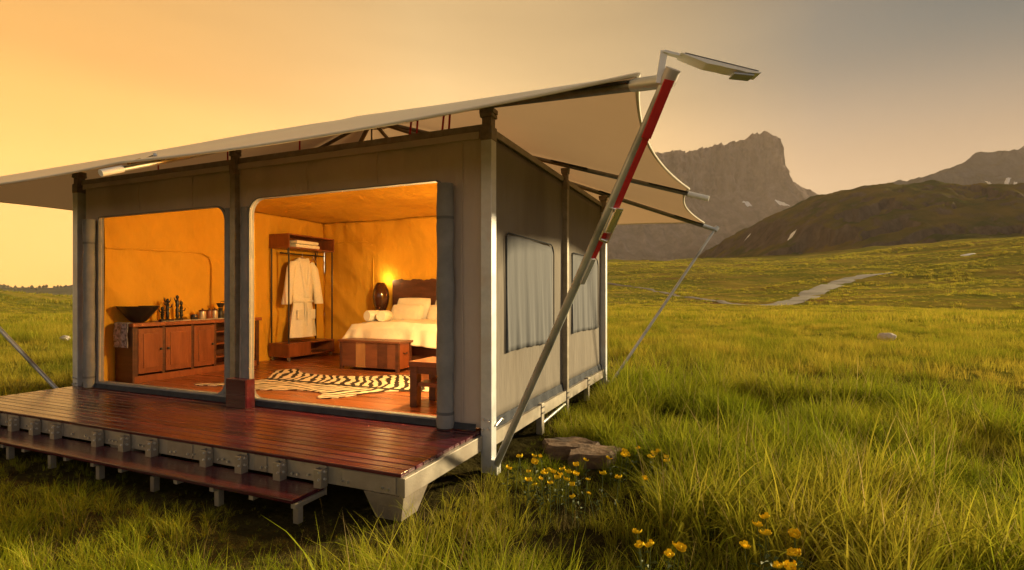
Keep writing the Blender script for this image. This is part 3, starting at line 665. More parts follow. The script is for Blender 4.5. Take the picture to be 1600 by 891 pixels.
def ceil(u, v):
    x = -TW + .05 + (TW - .1) * u; y = .05 + (TD - .1) * v; d = min(u, 1 - u, v, 1 - v) * 2
    r = max(abs(u - .5), abs(v - .5)) * 2
    return (x, y, 2.885 + .40 * (1 - r) ** 1.0 + .03 * math.sin(u * 17) * math.sin(v * 15) * (1 - r) - .05 * (1 - abs(2 * r - 1)) )
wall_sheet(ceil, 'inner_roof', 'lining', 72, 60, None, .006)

# red hanging straps between rafters and eave beam
for (x, y, z0, z1, lean) in ((-4.27, .0, ZT + .05, 3.06, .05), (-3.12, .0, ZT + .05, 3.06, .04), (-2.09, .0, ZT + .05, 3.10, .03), (-.74, .0, ZT + .05, 3.12, -.01), (-.69, .02, ZT + .05, 3.12, .0), (-.40, .0, ZT + .05, 3.12, -.01), (-.36, .03, ZT + .05, 3.12, 0)):
    MB()._bar(Vector((x + lean, y, z0)), Vector((x, y + .03, z1 + .04)), .018, .006).build('tie_strap', M['red'], tent)

# slanting struts from the corner tips down to the base
for i, base in ((0, (.12, -.02, .03)), (2, (.12, 4.33, .02)), (6, (-5.84, -.02, .03)), (4, (-5.84, 4.33, .02))):
    b = Vector(base); s = MB().tube([b, TIPS[i] + Vector((0, 0, .02))], .029 if i == 0 else .024, 14).build('strut', M['pole'], tent, True)
    d = (TIPS[i] - b).normalized()
    MB().tube([TIPS[i] - d * .02, TIPS[i] + d * .06], .04, 12).build('strut_joint', M['steel'], s, True)
    MB().box((base[0] - .03, base[1] - .04, -.1), (base[0] + .03, base[1] + .04, .09), .005).build('strut_shoe', M['steel'], s)

# tent floor of polished boards
fl = MB().box((-TW + .06, .03, F - .06), (-.05, TD - .03, F - .032)).build('floor', M['wood_dark'], tent)
me0 = None
for k in range(30):
    w = (TD - .10) / 30; y = .05 + w * (k + .5)
    if me0 is None:
        t = MB().box((-2.79, -w / 2 + .0015, -.03), (2.79, w / 2 - .0015, 0), .003); o = t.build('floor_board', M['floor'], None); me0 = o.data
    else: o = bpy.data.objects.new('floor_board', me0); COL.objects.link(o)
    o.parent = fl; o.location = (-2.865, y, F + random.uniform(-.0008, .0008))

# ------------------------------------------------------------------ deck with step
deck = thing('deck', 'dark red timber deck on a bolted steel frame in front of the tent', 'deck', (0, 0, 0))
nb = 13; w = 1.16 / nb; me0 = None
for k in range(nb):
    y = -1.195 + w * (k + .5)
    if me0 is None: t = MB().box((-2.87, -w / 2 + .0035, -.026), (2.87, w / 2 - .0035, 0), .005); o = t.build('deck_board', M['deck']); me0 = o.data
    else: o = bpy.data.objects.new('deck_board', me0); COL.objects.link(o)
    o.parent = deck; o.location = (-2.885 + random.uniform(-.004, .004), y, F + random.uniform(-.0012, .0012)); o.rotation_euler = (random.uniform(-.012, .012), 0, 0)
ZB = F - .028
front = MB().box((-5.75, -1.175, ZB - .125), (-.03, -1.13, ZB), .004).build('front_channel', M['steel2'], deck)
MB().box((-.028, -1.19, ZB - .125), (.015, -.055, ZB - .001), .004).build('side_channel', M['steel2'], deck)
MB().box((-5.80, -1.175, ZB - .125), (-5.76, -.055, ZB), .004).build('side_channel', M['steel2'], deck)
for x in (-4.8, -3.85, -2.9, -1.95, -1.0): MB().box((x - .025, -1.128, ZB - .11), (x + .025, .02, ZB - .002)).build('joist', M['steel2'], deck)
BR = [-5.2, -4.85, -4.506, -4.143, -3.799, -3.173, -2.801, -2.444, -1.799, -1.42, -1.037, -.66]
for a, b in ((-5.0, -4.7), (-4.0, -3.75), (-3.5, -3.22), (-2.3, -2.0), (-1.33, -1.2), (-.5, -.06)):
    MB().box((a, -1.182, ZB - .118), (b, -1.1755, ZB - .006), .002).build('splice_plate', M['concrete'], front)
bb = MB(); rs = random.Random(3)
for x in [-.12, -.17, -.45, -.5, -.62 - .18, -.9, -.95, -1.2, -1.25, -1.6, -1.65, -1.7, -1.98, -2.05, -2.2, -2.25, -2.6, -2.65, -2.95, -3.0, -3.05, -3.35, -3.4, -3.6, -3.95, -4.0, -4.3, -4.35, -4.65, -4.7, -5.0]:
    z = ZB - .085 + rs.uniform(-.008, .008); bb.tube([(x, -1.181, z), (x, -1.193, z)], [.010, .008], 7)
tag(bb.build('bolts', M['bolt'], front, True), None, kind='stuff')
MB().box((-5.35, -1.47, .118), (-.655, -1.185, .146), .006).build('step_tread', M['deck'], deck)
brk = None
for x in BR:
    if brk is None:
        t = MB().box((-.028, -1.19, .085), (.028, -1.183, ZB + .0), .002); t.box((-.034, -1.238, .116 + .03), (-.028, -1.183, ZB - .012)); t.box((.028, -1.238, .116 + .03), (.034, -1.183, ZB - .012)); t.box((-.034, -1.245, .146), (.034, -1.238, ZB - .012), .002)
        t.box((-.02, -1.46, .085), (.02, -1.19, .117), .003);
        o = t.build('step_bracket', M['steel2'], deck); t2 = MB()
        for z in (ZB - .03, ZB - .08):
            t2.tube([(.034, -1.215, z), (.046, -1.215, z)], [.010, .008], 8); t2.tube([(.012, -1.245, z), (.012, -1.253, z)], [.009, .007], 8)
        c = t2.build('bolts', M['bolt'], o, True); c['kind'] = 'stuff'; brk = (o, c); o.location.x = x
    else:
        o = brk[0].copy(); COL.objects.link(o); o.location.x = x; c = brk[1].copy(); COL.objects.link(c); c.parent = o
for x in (-.68, -1.42, -2.12, -2.80, -3.48, -4.14, -4.85): MB().box((x - .022, -1.42, -.15), (x + .022, -1.375, .084), .003).build('step_leg', M['steel2'], deck)
for x in (-.16, -2.9, -5.6):
    t = MB(); z1 = ZB - .127; q = [(x - .16, -1.18), (x + .16, -1.18), (x + .16, -.88), (x - .16, -.88)]
    top = [t.bm.verts.new((p[0], p[1], z1)) for p in q]; low = [t.bm.verts.new((x + (p[0] - x) * .58, -1.03 + (p[1] + 1.03) * .58, -.06)) for p in q]
    t.bm.faces.new(top); t.bm.faces.new(low[::-1])
    for i in range(4): t.bm.faces.new((top[i], low[i], low[(i + 1) % 4], top[(i + 1) % 4]))
    t.build('footing', M['concrete'], deck)

# red box guarding the middle post
pb = thing('post_box', 'small dark red timber box standing on the deck against the middle post', 'wooden box', (-2.72, -.12, F))
MB().box((-2.86, -.20, F + .002), (-2.58, -.182, F + .295), .004).build('front_panel', M['deck'], pb)
for x in (-2.86, -2.595): MB().box((x, -.181, F + .002), (x + .015, -.085, F + .295), .003).build('side_panel', M['deck'], pb)
MB().box((-2.843, -.18, F + .27), (-2.597, -.085, F + .29), .003).build('lid', M['deck'], pb)

# ratchet strap along the front strut
b = Vector((.12, -.02, .03)); tip = TIPS[0]; d = (tip - b).normalized(); side = Vector((cy_, sy_, 0)) * .045 + Vector((-.01, -.02, 0))
rt = thing('ratchet_strap', 'bright red ratchet strap tensioned along the front strut of the tent', 'strap', tuple(b + d * 2.0))
P = lambda k: b + (tip - b) * k + side
MB()._bar(P(1.0) + Vector((-.01, -.02, .0)), P(.76), .040, .006).build('webbing', M['red'], rt)
MB()._bar(P(.995) + Vector((-.012, -.045, .0)), P(.90) + Vector((-.002, -.03, 0)), .058, .008).build('webbing', M['red'], rt)
MB()._bar(P(.715), P(.655), .034, .006).build('webbing', M['red'], rt)
r0, r1 = P(.765), P(.70)
q = MB(); u = d.cross(Vector((sy_, -cy_, 0))).normalized()
for s in (-1, 1): q._bar(r0 + u * .026 * s, r1 + u * .026 * s, .006, .045)
q.tube([r0 - u * .04, r0 + u * .04], .016, 10); q.tube([r1 - u * .036, r1 + u * .036], .012, 10); q._bar(r0 + Vector((.03, -.02, .0)), r1 + Vector((.05, -.03, .04)), .05, .008)
q.build('ratchet', M['bolt'], rt, True)
MB().tube([P(.655), P(.64) + Vector((.01, 0, 0)), P(.63)], .009, 8).build('hook', M['bolt'], rt, True)
MB()._bar(b + (tip - b) * .66 + side * .6, b + (tip - b) * .60 + side * .6, .03, .05).build('anchor_plate', M['steel'], rt)

# solar lamp on the front right tip
sp = thing('solar_light', 'white solar lamp on a bent bracket at the right tip of the flysheet', 'lamp', tuple(tip))
Rv = Vector((cy_, sy_, 0)); Fv = Vector((-sy_, cy_, 0)); Uv = Vector((0, 0, 1))
c0 = Vector((1.619, -1.27, 2.574))
def L(a, u, f=0): return c0 + Rv * a + Uv * u + Fv * f
q = MB().box((-.018, -.004, -.085), (.018, .004, .085), .002); bmesh.ops.rotate(q.bm, cent=(0, 0, 0), matrix=Matrix.Rotation(R(9), 3, 'Y'), verts=q.bm.verts); bmesh.ops.rotate(q.bm, cent=(0, 0, 0), matrix=Matrix.Rotation(YAW, 3, 'Z'), verts=q.bm.verts); bmesh.ops.translate(q.bm, vec=L(.012, .065), verts=q.bm.verts); q.build('bracket', M['white_plastic'], sp)
MB()._bar(L(.02, .143), L(.12, .118), .03, .012).build('arm', M['white_plastic'], sp)
q = MB(); pr = [(.10, .122), (.505, .022), (.50, .016), (.43, .022), (.40, .032), (.33, .046), (.30, .054), (.23, .068), (.20, .080), (.16, .096), (.12, .112)]
vs = [[q.bm.verts.new(L(a, u, f * .04)) for a, u in pr] for f in (-1, 1)]; n = len(pr)
q.bm.faces.new(vs[0]); q.bm.faces.new(vs[1][::-1])
for i in range(n): q.bm.faces.new((vs[0][i], vs[1][i], vs[1][(i + 1) % n], vs[0][(i + 1) % n]))
q.build('lamp_body', M['white_plastic'], sp)
q = MB(); q.quad(L(.12, .1171, -.04), L(.49, .0257, -.04), L(.49, .0257, .04), L(.12, .1171, .04)); q.build('solar_panel', M['black'], sp, thick=.003).location += Vector((0, 0, .004))
MB()._bar(L(.37, .021), L(.47, .011), .07, .008).build('light_panel', noise_mat('blue_grey_led', (.34, .37, .46), (.44, .47, .56), 20, .3, 0, 0), sp)

# small ratchet hanging under the sheet, front left
rb = thing('ratchet_buckle', 'small brass ratchet buckle on a cord under the front left flysheet edge', 'buckle', (-3.3, -.9, 2.72))
q = MB(); q._bar(Vector((-3.22, -.9, 2.70)), Vector((-3.08, -.9, 2.715)), .03, .035); q.tube([(-3.22, -.93, 2.695), (-3.22, -.87, 2.695)], .022, 10); q.build('buckle', noise_mat('brass', (.35, .22, .08), (.5, .36, .14), 20, .4, .8, 0), rb, True)
MB().tube([(-3.08, -.9, 2.715), (-2.9, -.9, 2.745)], .006, 6).build('cord', M['strap_dark'], rb, True)
MB().lathe([(0, -.018), (.018, -.01), (.018, .01), (0, .018)], (-2.89, -.9, 2.747), 10).build('stopper', M['pole'], rb, True)

# ------------------------------------------------------------------ inside the tent
def copy_tree(o, parent=None):
    c = o.copy(); COL.objects.link(c); c.parent = parent
    for ch in o.children: copy_tree(ch, c)
    return c
# kitchen cabinet along the left wall
X0, X1 = -5.56, -5.19; Z1 = 1.10
cb = thing('kitchen_cabinet', 'dark red wooden cabinet with panelled doors along the left tent wall', 'cabinet', (-5.4, 1.2, F))
MB().box((X0, .29, Z1 - .05), (X1 + .03, 2.3, Z1), .006).build('counter_top', M['wood_red'], cb)
MB().box((X0, .31, F + .0), (X1 - .01, .335, Z1 - .052)).build('end_panel', M['wood_dark'], cb); MB().box((X0, 2.25, F), (X1 - .01, 2.275, Z1 - .052)).build('end_panel', M['wood_dark'], cb)
MB().box((X0, .336, F + .001), (X1 - .03, 2.249, F + .09)).build('plinth', M['wood_red'], cb); MB().box((X0, .336, F + .09), (X0 + .02, 2.249, Z1 - .052)).build('back_panel', M['wood_dark'], cb)
for y in (.336, .695, 1.105, 1.465, 2.21): MB().box((X1 - .05, y, F + .091), (X1 - .008, y + .038, Z1 - .052), .003).build('stile', M['wood_dark'], cb)
for (y0, y1, ky) in ((.376, .692, .665), (.735, 1.102, .765), (1.145, 1.462, 1.43)):
    d = MB().box((X1 - .03, y0, F + .12), (X1, y1, Z1 - .075), .004)
    dd = d.build('door', M['wood_red'], cb)
    MB().box((X1 - .001, y0 + .06, F + .19), (X1 + .010, y1 - .06, Z1 - .145), .008).build('raised_panel', M['wood_red'], dd)
    MB().lathe([(.0, -.018), (.016, -.012), (.018, 0), (.012, .014), (0, .018)], (X1 + .014, ky, .74), 10).build('knob', M['black'], dd, True)
for z in (.52, .72, .9): MB().box((X0 + .021, 1.51, z), (X1 - .02, 2.20, z + .02)).build('shelf', M['wood_red'], cb)
bw = MB(); bw.lathe([(.07, 0), (.08, .01), (.10, .02), (.235, .20), (.245, .215), (.232, .215), (.10, .04), (0, .03)], (-5.38, .49, Z1 + .004), 28)
tag(bw.build('wash_basin', M['black'], None, True, origin=None), 'wide black conical wash basin on the left end of the cabinet', 'basin')
tag(MB().grid(lambda u, v: (-5.54 + .30 * u + .008 * math.sin(v * 9), .297 - .018 - .008 * math.sin(u * 14), Z1 + .012 - .33 * v) if v > .04 else (-5.54 + .30 * u, .33 - v * 1.2, Z1 + .008), 16, 20).build('hand_towel', M['print'], None, True, .006), 'patterned grey hand towel hanging over the near end of the cabinet', 'towel')
tag(MB().grid(lambda u, v: (-5.50 + .28 * u, .72 + 1.15 * v, Z1 + .005 + .002 * math.sin(v * 40)), 6, 40).build('table_runner', M['linen'], None, True, .003), 'pale runner cloth lying along the cabinet top', 'cloth')
tag(MB().box((-5.30, .70, Z1 + .009), (-5.22, 1.0, Z1 + .028), .006).build('tray', M['black']), 'small dark tray on the cabinet in front of the carved figurines', 'tray')
def figurine(x, y, h, label, arms, seed):
    rs = random.Random(seed); t = thing('figurine', label, 'figurine', (x, y, Z1 + .008), 'carved figurines on the cabinet')
    pr = [(.03, 0), (.032, .02), (.016, .03)]
    for k in range(1, 9): pr.append((.014 + .012 * abs(math.sin(k * 1.9 + seed)), .03 + (h - .09) * k / 9))
    pr += [(.010, h - .06), (.02, h - .045), (.022, h - .025), (.012, h - .006), (0, h)]
    MB().lathe(pr, (x, y, Z1 + .008), 10).build('body', M['black'], t, True)
    for k in range(arms):
        a = rs.uniform(-1, 1); s = -1 if k % 2 else 1; z0 = Z1 + h * rs.uniform(.45, .8); L1 = rs.uniform(.03, .06)
        MB().tube([(x, y, z0), (x + .01, y + s * L1, z0 + .02 + .02 * a), (x + .012, y + s * (L1 + .012), z0 + .06 + .03 * a)], [.009, .008, .004], 6).build('arm', M['black'], t, True)
figurine(-5.36, .80, .20, 'shortest carved dark figurine at the left of the group', 2, 1); figurine(-5.40, .90, .31, 'tall antlered dark figurine with many arms', 6, 2)
figurine(-5.34, 1.0, .36, 'tallest thick dark carved figurine near the middle', 4, 3); figurine(-5.40, 1.10, .27, 'slender dark figurine at the right of the group', 2, 4)
def canister(y, r, h, mt, label, lid, x=-5.36):
    t = thing('canister', label, 'canister', (x, y, Z1 + .006), 'tins and pots on the cabinet')
    MB().lathe([(r * .95, 0), (r, .008), (r, h - .006), (r * .97, h)], (x, y, Z1 + .006), 16).build('body', M[mt], t, True)
    if lid: MB().lathe([(r * 1.03, 0), (r * 1.04, .012), (r * .8, .022), (.012, .026), (.014, .042), (0, .045)], (x, y, Z1 + .006 + h), 16).build('lid', M['wood_dark'], t, True)
canister(1.27, .05, .075, 'black', 'squat black pot left of the pale tin', False); canister(1.40, .05, .115, 'tin', 'pale tin canister with a dark lid', True); canister(1.51, .045, .115, 'wood_red', 'reddish canister with a dark lid', True); canister(1.60, .045, .12, 'tin', 'second pale tin beside the coffee grinder', True)
canister(1.80, .05, .11, 'tin', 'tin cup at the right end of the cabinet', False)
gr = thing('coffee_grinder', 'dark coffee grinder with a funnel top on the cabinet', 'grinder', (-5.36, 1.7, Z1 + .006))
MB().lathe([(.05, 0), (.05, .02), (.035, .04), (.032, .15), (.04, .16)], (-5.36, 1.7, Z1 + .006), 14).build('body', M['black'], gr, True); MB().lathe([(.03, .165), (.055, .22), (.06, .235), (.05, .235), (0, .19)], (-5.36, 1.7, Z1 + .006), 14).build('funnel', M['black'], gr, True)
MB().tube([(-5.36, 1.7, Z1 + .24), (-5.36, 1.7, Z1 + .265), (-5.30, 1.76, Z1 + .27)], .006, 6).build('crank', M['black'], gr, True)

# open wardrobe
wx0, wx1, wy0, wy1 = -5.56, -5.10, 2.80, 3.92
wr = thing('wardrobe', 'open wardrobe of dark wood boxes and black rods on castors', 'wardrobe', (-5.35, 3.36, F))
def obox(z0, z1, name, divider):
    t = .022
    MB().box((wx0, wy0, z0), (wx1, wy1, z0 + t), .003).build(name + '_bottom', M['wood_red'], wr); MB().box((wx0, wy0, z1 - t), (wx1, wy1, z1), .003).build(name + '_top', M['wood_red'], wr)
    for y in (wy0, wy1 - t): MB().box((wx0, y, z0 + t + .001), (wx1, y + t, z1 - t - .001), .003).build(name + '_side', M['wood_red'], wr)
    MB().box((wx0, wy0 + t + .001, z0 + t + .001), (wx0 + .015, wy1 - t - .001, z1 - t - .001)).build(name + '_back', M['wood_red'], wr)
    if divider: MB().box((wx1 - .02, wy0 + t + .001, z0 + t + .001), (wx1 - .002, wy0 + .52, z1 - t - .001)).build('drawer_front', M['wood_red'], wr)
obox(.385, .62, 'base', True); obox(2.28, 2.53, 'shelf', False)
for x in (wx0 + .03, wx1 - .03):
    for y in (wy0 + .03, wy1 - .03): MB().tube([(x, y, .621), (x, y, 2.279)], .014, 8).build('rod', M['black'], wr, True)
for x in (wx0 + .05, wx1 - .05):
    for y in (wy0 + .05, wy1 - .05): MB().tube([(x - .012, y, F + .035), (x + .012, y, F + .035)], .034, 12).box((x - .016, y - .02, F + .055), (x + .016, y + .02, .384)).build('castor', M['bolt'], wr)
MB().tube([(-5.33, wy0 + .03, 2.20), (-5.33, wy1 - .03, 2.20)], .013, 8).build('rail', M['black'], wr, True)
for y in (wy0 + .2, wy1 - .2): MB().tube([(-5.33, y, 2.2), (-5.33, y, 2.279)], .008, 6).build('rail_hanger', M['black'], wr, True)
for k, z in enumerate((2.304, 2.372)):
    q = MB().box((-5.42, 3.0 + .02 * k, z), (-5.13, 3.58 - .03 * k, z + .065), .028)
    tag(q.build('folded_towel', M['terry'], None, True), 'white folded towel on the wardrobe shelf, ' + ('lower of two' if k == 0 else 'upper of two'), 'towel', 'folded towels')
# bathrobe on a hanger
yc = 3.34; xr = -5.33
rb = thing('bathrobe', 'white long bathrobe hanging in the wardrobe', 'robe', (xr, yc, .7))
def loft(secs, n=28, wr_=0.0, seed=0):
    """sections (centre, half width along y, half depth along x) stacked; wr_ adds vertical folds"""
    q = MB(); rings = []
    for (c, hw, hd) in secs:
        ring = []
        for k in range(n):
            t = 2 * math.pi * k / n; f = 1 + wr_ * math.sin(t * 7 + seed) * (secs[0][0][2] - c[2]) / 1.4
            ring.append(q.bm.verts.new((c[0] + hd * math.sin(t) * (1 + 2.2 * (f - 1)), c[1] + hw * math.cos(t) * f, c[2])))
        rings.append(ring)
    for i in range(len(rings) - 1):
        for k in range(n): q.bm.faces.new((rings[i][k], rings[i][(k + 1) % n], rings[i + 1][(k + 1) % n], rings[i + 1][k]))
    q.bm.faces.new(rings[0][::-1]); q.bm.faces.new(rings[-1]); return q
body = loft([((xr, yc, 2.13), .07, .03), ((xr, yc, 2.10), .17, .05), ((xr, yc, 2.05), .235, .07), ((xr, yc, 1.9), .25, .085), ((xr, yc, 1.6), .24, .09), ((xr, yc, 1.36), .225, .085), ((xr, yc, 1.30), .22, .08), ((xr, yc, 1.1), .26, .10), ((xr, yc, .9), .29, .115), ((xr, yc, .70), .31, .12)], 36, .06)
body.build('robe_body', M['terry'], rb, True)
for s in (-1, 1):
    loft([((xr, yc + s * .20, 2.07), .07, .05), ((xr + .01, yc + s * .27, 1.95), .09, .065), ((xr + .02, yc + s * .33, 1.65), .085, .07), ((xr + .02, yc + s * .385, 1.33), .095, .075), ((xr + .02, yc + s * .39, 1.30), .09, .07)], 20, .05, s).build('sleeve', M['terry'], rb, True)
    MB().tube([(xr + .02, yc + s * .10, 2.13), (xr + .075, yc + s * .085, 1.95), (xr + .10, yc + s * .01, 1.42)], [.03, .042, .03], 8).build('lapel', M['terry'], rb, True)
    MB().box((xr + .085, yc + s * .15 - .065, 1.02), (xr + .112, yc + s * .15 + .065, 1.2), .012).build('pocket', M['terry'], rb, True)
q = MB(); q.tube([(xr + .095 * math.cos(t), yc + .235 * math.sin(t), 1.35) for t in [i * math.pi / 12 for i in range(-12, 13)]], .022, 8); q.tube([(xr + .10, yc - .03, 1.35), (xr + .12, yc - .04, 1.22), (xr + .115, yc - .05, 1.0)], .016, 6); q.tube([(xr + .10, yc, 1.35), (xr + .12, yc + .015, 1.2), (xr + .115, yc + .02, .9)], .016, 6)
q.build('belt', M['terry'], rb, True)
for k, (y, r) in enumerate(((yc, 0), (3.62, .5))):
    hg = thing('coat_hanger', 'wooden coat hanger holding the bathrobe' if k == 0 else 'empty wooden coat hanger right of the bathrobe', 'hanger', (xr, y, 2.14))
    ca, sa = math.cos(r), math.sin(r)
    MB().tube([(xr + .2 * sa, y - .2 * ca, 2.06), (xr + .03 * sa, y - .03 * ca, 2.14), (xr - .03 * sa, y + .03 * ca, 2.14), (xr - .2 * sa, y + .2 * ca, 2.06)], [.012, .016, .016, .012], 8).build('arms', M['wood_pale'], hg, True)
    MB().tube([(xr, y, 2.15), (xr, y, 2.19), (xr + .012, y, 2.215), (xr, y, 2.222), (xr - .014, y, 2.21)], .004, 6).build('hook', M['bolt'], hg, True)

# bed
bx0, bx1, by0, by1 = -3.86, -1.98, 2.92, 4.12
bed = thing('bed', 'double bed with white bedding and dark slab headboard at the back wall', 'bed', ((bx0 + bx1) / 2, 3.5, F))
MB().box((bx0 + .1, by0 + .08, F + .09), (bx1 - .1, by1, F + .34), .01).build('base', M['wood_dark'], bed)
for x in (bx0 + .15, bx1 - .2):
    for y in (by0 + .14, by1 - .1): MB().box((x, y, F), (x + .06, y + .06, F + .09)).build('leg', M['wood_dark'], bed)
MB().box((bx0 + .03, by0 + .03, F + .341), (bx1 - .03, by1, .93), .06).build('mattress', M['linen'], bed)
def duvet(u, v):
    x = bx0 - .26 + (bx1 - bx0 + .52) * u; y = by0 - .24 + (by1 - .42 - by0 + .24) * v; dx = max(bx0 - x, x - bx1, 0); dy = max(by0 - y, 0); d = math.hypot(dx, dy)
    cx = min(max(x, bx0 - .05), bx1 + .05); cyy = max(y, by0 - .05)
    n = float(fbm(np.array(x * 3.1), np.array(y * 3.1), 3, 8)); nn = float(rdg(np.array(x * 2.2 + y), np.array(y * 1.8), 3, 9))
    z = 1.0 - d * 1.35 - .02 * (d > 0) + .035 * n + .03 * (nn - .5)
    puff = .05 * math.sin(math.pi * min(1, max(0, (x - bx0) / (bx1 - bx0)))) 
    e = .022 * math.sin(x * 13 + 2.2 * math.sin(x * 5) + y * 3) * min(1, d * 6) + .02 * math.sin(y * 15 + 2 * math.sin(y * 7)) * min(1, dx * 6)
    return (cx + (x - cx) * .35 + (e if dx > 0 else 0), cyy + (y - cyy) * .35 + (e if dy > 0 else 0), z + puff - .02)
MB().grid(duvet, 90, 60).build('duvet', M['linen'], bed, True, .02)
q = MB(); n = 40
poly = [(bx0 - .05, F + .05)] + [(bx1 + .05, F + .05)] + [(bx1 + .05 - (bx1 - bx0 + .1) * k / n, 1.745 + .012 * math.sin(k * .9) + .008 * math.sin(k * 2.3)) for k in range(n + 1)]
q.prism(poly, 'y', 4.125, 4.18); q.build('headboard', M['wood_dark'], bed)
MB().box((bx0 + .02, 3.72, .985), (bx1 - .02, 3.80, 1.0), .006).build('sheet_fold', M['linen'], bed)
def pillow(c, w, h, t, tilt, name, label, cat, mt='linen', rz=0):
    q = MB(); n = 22
    for s in (1, -1):
        def fn(u, v, s=s):
            a, b = 2 * u - 1, 2 * v - 1; k = (max(0, 1 - abs(a) ** 3.2) * max(0, 1 - abs(b) ** 3.2)) ** .5; pin = 1 - .06 * (abs(a) * abs(b)) ** 2
            wr_ = .012 * float(fbm(np.array(a * 2.3 + c[0]), np.array(b * 2.3), 3, 13)) * k
            return (a * w / 2 * pin, s * (t / 2 * k + wr_), b * h / 2 * pin)
        q.grid(fn, n, n)
    bmesh.ops.remove_doubles(q.bm, verts=q.bm.verts, dist=.002)
    o = q.build(name, M[mt], None, True); o.location = c; o.rotation_euler = (tilt, 0, rz); return tag(o, label, cat, 'pillows on the bed')
pillow((-3.40, 4.04, 1.20), .72, .44, .20, R(-14), 'pillow', 'white pillow leaning against the headboard, left rear', 'pillow')
pillow((-2.60, 4.04, 1.20), .72, .44, .20, R(-14), 'pillow', 'white pillow leaning against the headboard, right rear', 'pillow')
pillow((-3.42, 3.86, 1.13), .66, .36, .18, R(-24), 'pillow', 'smaller white pillow in front, left side of the bed', 'pillow', rz=.04)
pillow((-2.66, 3.86, 1.13), .66, .36, .18, R(-24), 'pillow', 'smaller white pillow in front, right side of the bed', 'pillow', rz=-.05)
for k, x in enumerate((-3.56, -3.33)):
    o = MB().lathe([(0, -.13), (.08, -.13), (.092, -.11), (.092, .11), (.08, .13), (0, .13)], (0, 0, 0), 18).build('rolled_towel', M['terry'], None, True); o.location = (x, 3.10, 1.12); o.rotation_euler = (R(90), 0, R(10 * (k * 2 - 1)))
    tag(o, ('left' if k == 0 else 'right') + ' one of two white rolled towels on the bed', 'towel', 'rolled towels')
# bedside table and lamp
bt = thing('bedside_table', 'small dark bedside table between the bed and the back wall lamp', 'table', (-4.12, 4.0, F))
MB().box((-4.32, 3.85, .90), (-3.93, 4.17, .93), .004).build('table_top', M['wood_dark'], bt)
for x in (-4.31, -3.97):
    for y in (3.86, 4.13): MB().box((x, y, F), (x + .03, y + .03, .899)).build('leg', M['wood_dark'], bt)
WARM = (1.0, .66, .24)
def lamp_light(name, loc, e, r, parent):
    l = bpy.data.lights.new(name, 'POINT'); l.energy = e; l.color = WARM; l.shadow_soft_size = r
    o = bpy.data.objects.new(name, l); COL.objects.link(o); o.parent = parent; o.location = Vector(loc) - wloc(parent)
def glow_mat(name, strength):
    m, n, l, p = mk(name); p.inputs['Base Color'].default_value = (1, .8, .5, 1); p.inputs['Emission Color'].default_value = (*WARM, 1); p.inputs['Emission Strength'].default_value = strength; return m
lm = thing('table_lamp', 'glossy dark bulbous lamp glowing against the wall left of the headboard', 'lamp', (-4.06, 3.98, .93))
MB().lathe([(.07, 0), (.085, .02), (.06, .06), (.05, .12), (.085, .22), (.14, .38), (.155, .5), (.14, .62), (.10, .72), (.07, .76), (.06, .76), (.09, .70), (.0, .60)], (-4.06, 3.98, .932), 28).build('vase_body', noise_mat('glazed_brown', (.035, .012, .006), (.07, .022, .010), 6, .10, 0, 0, coat=.6), lm, True)
MB().lathe([(0, .66), (.03, .68), (.035, .72), (.02, .75), (0, .76)], (-4.06, 3.98, .932), 14).build('bulb', glow_mat('lamp_bulb', 4), lm, True)
lamp_light('table_lamp_light', (-4.02, 4.0, 1.76), 1.4, .05, lm)
# pendant lamp near the front right, the room's main light
pl = thing('pendant_lamp', 'warm pendant lamp hanging behind the right door jamb', 'lamp', (-.85, 1.15, 2.35))
MB().tube([(-.85, 1.15, 2.45), (-.85, 1.15, 3.05)], .006, 6).build('cord', M['black'], pl, True)
MB().lathe([(.035, .10), (.12, .02), (.16, -.06), (.155, -.06), (.11, .02), (.03, .09)], (-.85, 1.15, 2.36), 24).build('shade', M['linen'], pl, True)
MB().lathe([(0, -.05), (.03, -.035), (.035, 0), (.02, .04), (.015, .06)], (-.85, 1.15, 2.34), 14).build('bulb', glow_mat('pendant_bulb', 20), pl, True)
lamp_light('pendant_light', (-.85, 1.15, 2.23), 100, .09, pl)

# chest at the foot of the bed
ch = thing('blanket_chest', 'wooden chest of mixed planks at the foot of the bed', 'chest', (-3.15, 2.63, F))
cx0, cx1, cy0, cy1 = -3.69, -2.60, 2.45, 2.80
MB().box((cx0 - .02, cy0 - .02, .745), (cx1 + .03, cy1 + .02, .775), .004).build('lid', M['wood_mid'], ch)
ed = [cx0 + .05, -3.38, -3.20, -2.98, -2.80, cx1 - .05]
for i in range(5): MB().box((ed[i] + .0015, cy0, F + .05), (ed[i + 1] - .0015, cy0 + .02, .744), .002).build('front_plank', M[('wood_mid', 'wood_pale', 'wood_mid', 'wood_dark', 'wood_mid')[i]], ch)
for x in (cx0, cx1 - .05):
    for y in (cy0 - .004, cy1 - .046): MB().box((x, y, F), (x + .049, y + .05, .744), .003).build('corner_post', M['wood_dark'], ch)
for x in (cx0 + .01, cx1 - .03): MB().box((x, cy0 + .05, F + .05), (x + .02, cy1 - .05, .744)).build('end_panel', M['wood_red'], ch)
MB().box((cx0 + .05, cy1 - .02, F + .05), (cx1 - .05, cy1, .744)).build('back_panel', M['wood_dark'], ch); MB().box((cx0 + .03, cy0 + .021, F + .05), (cx1 - .03, cy1 - .021, F + .07)).build('bottom', M['wood_dark'], ch)
MB().tube([(cx1 - .008, 2.58, .60), (cx1 + .012, 2.60, .585), (cx1 + .012, 2.66, .585), (cx1 - .008, 2.68, .60)], .007, 6).build('handle', M['black'], ch, True)
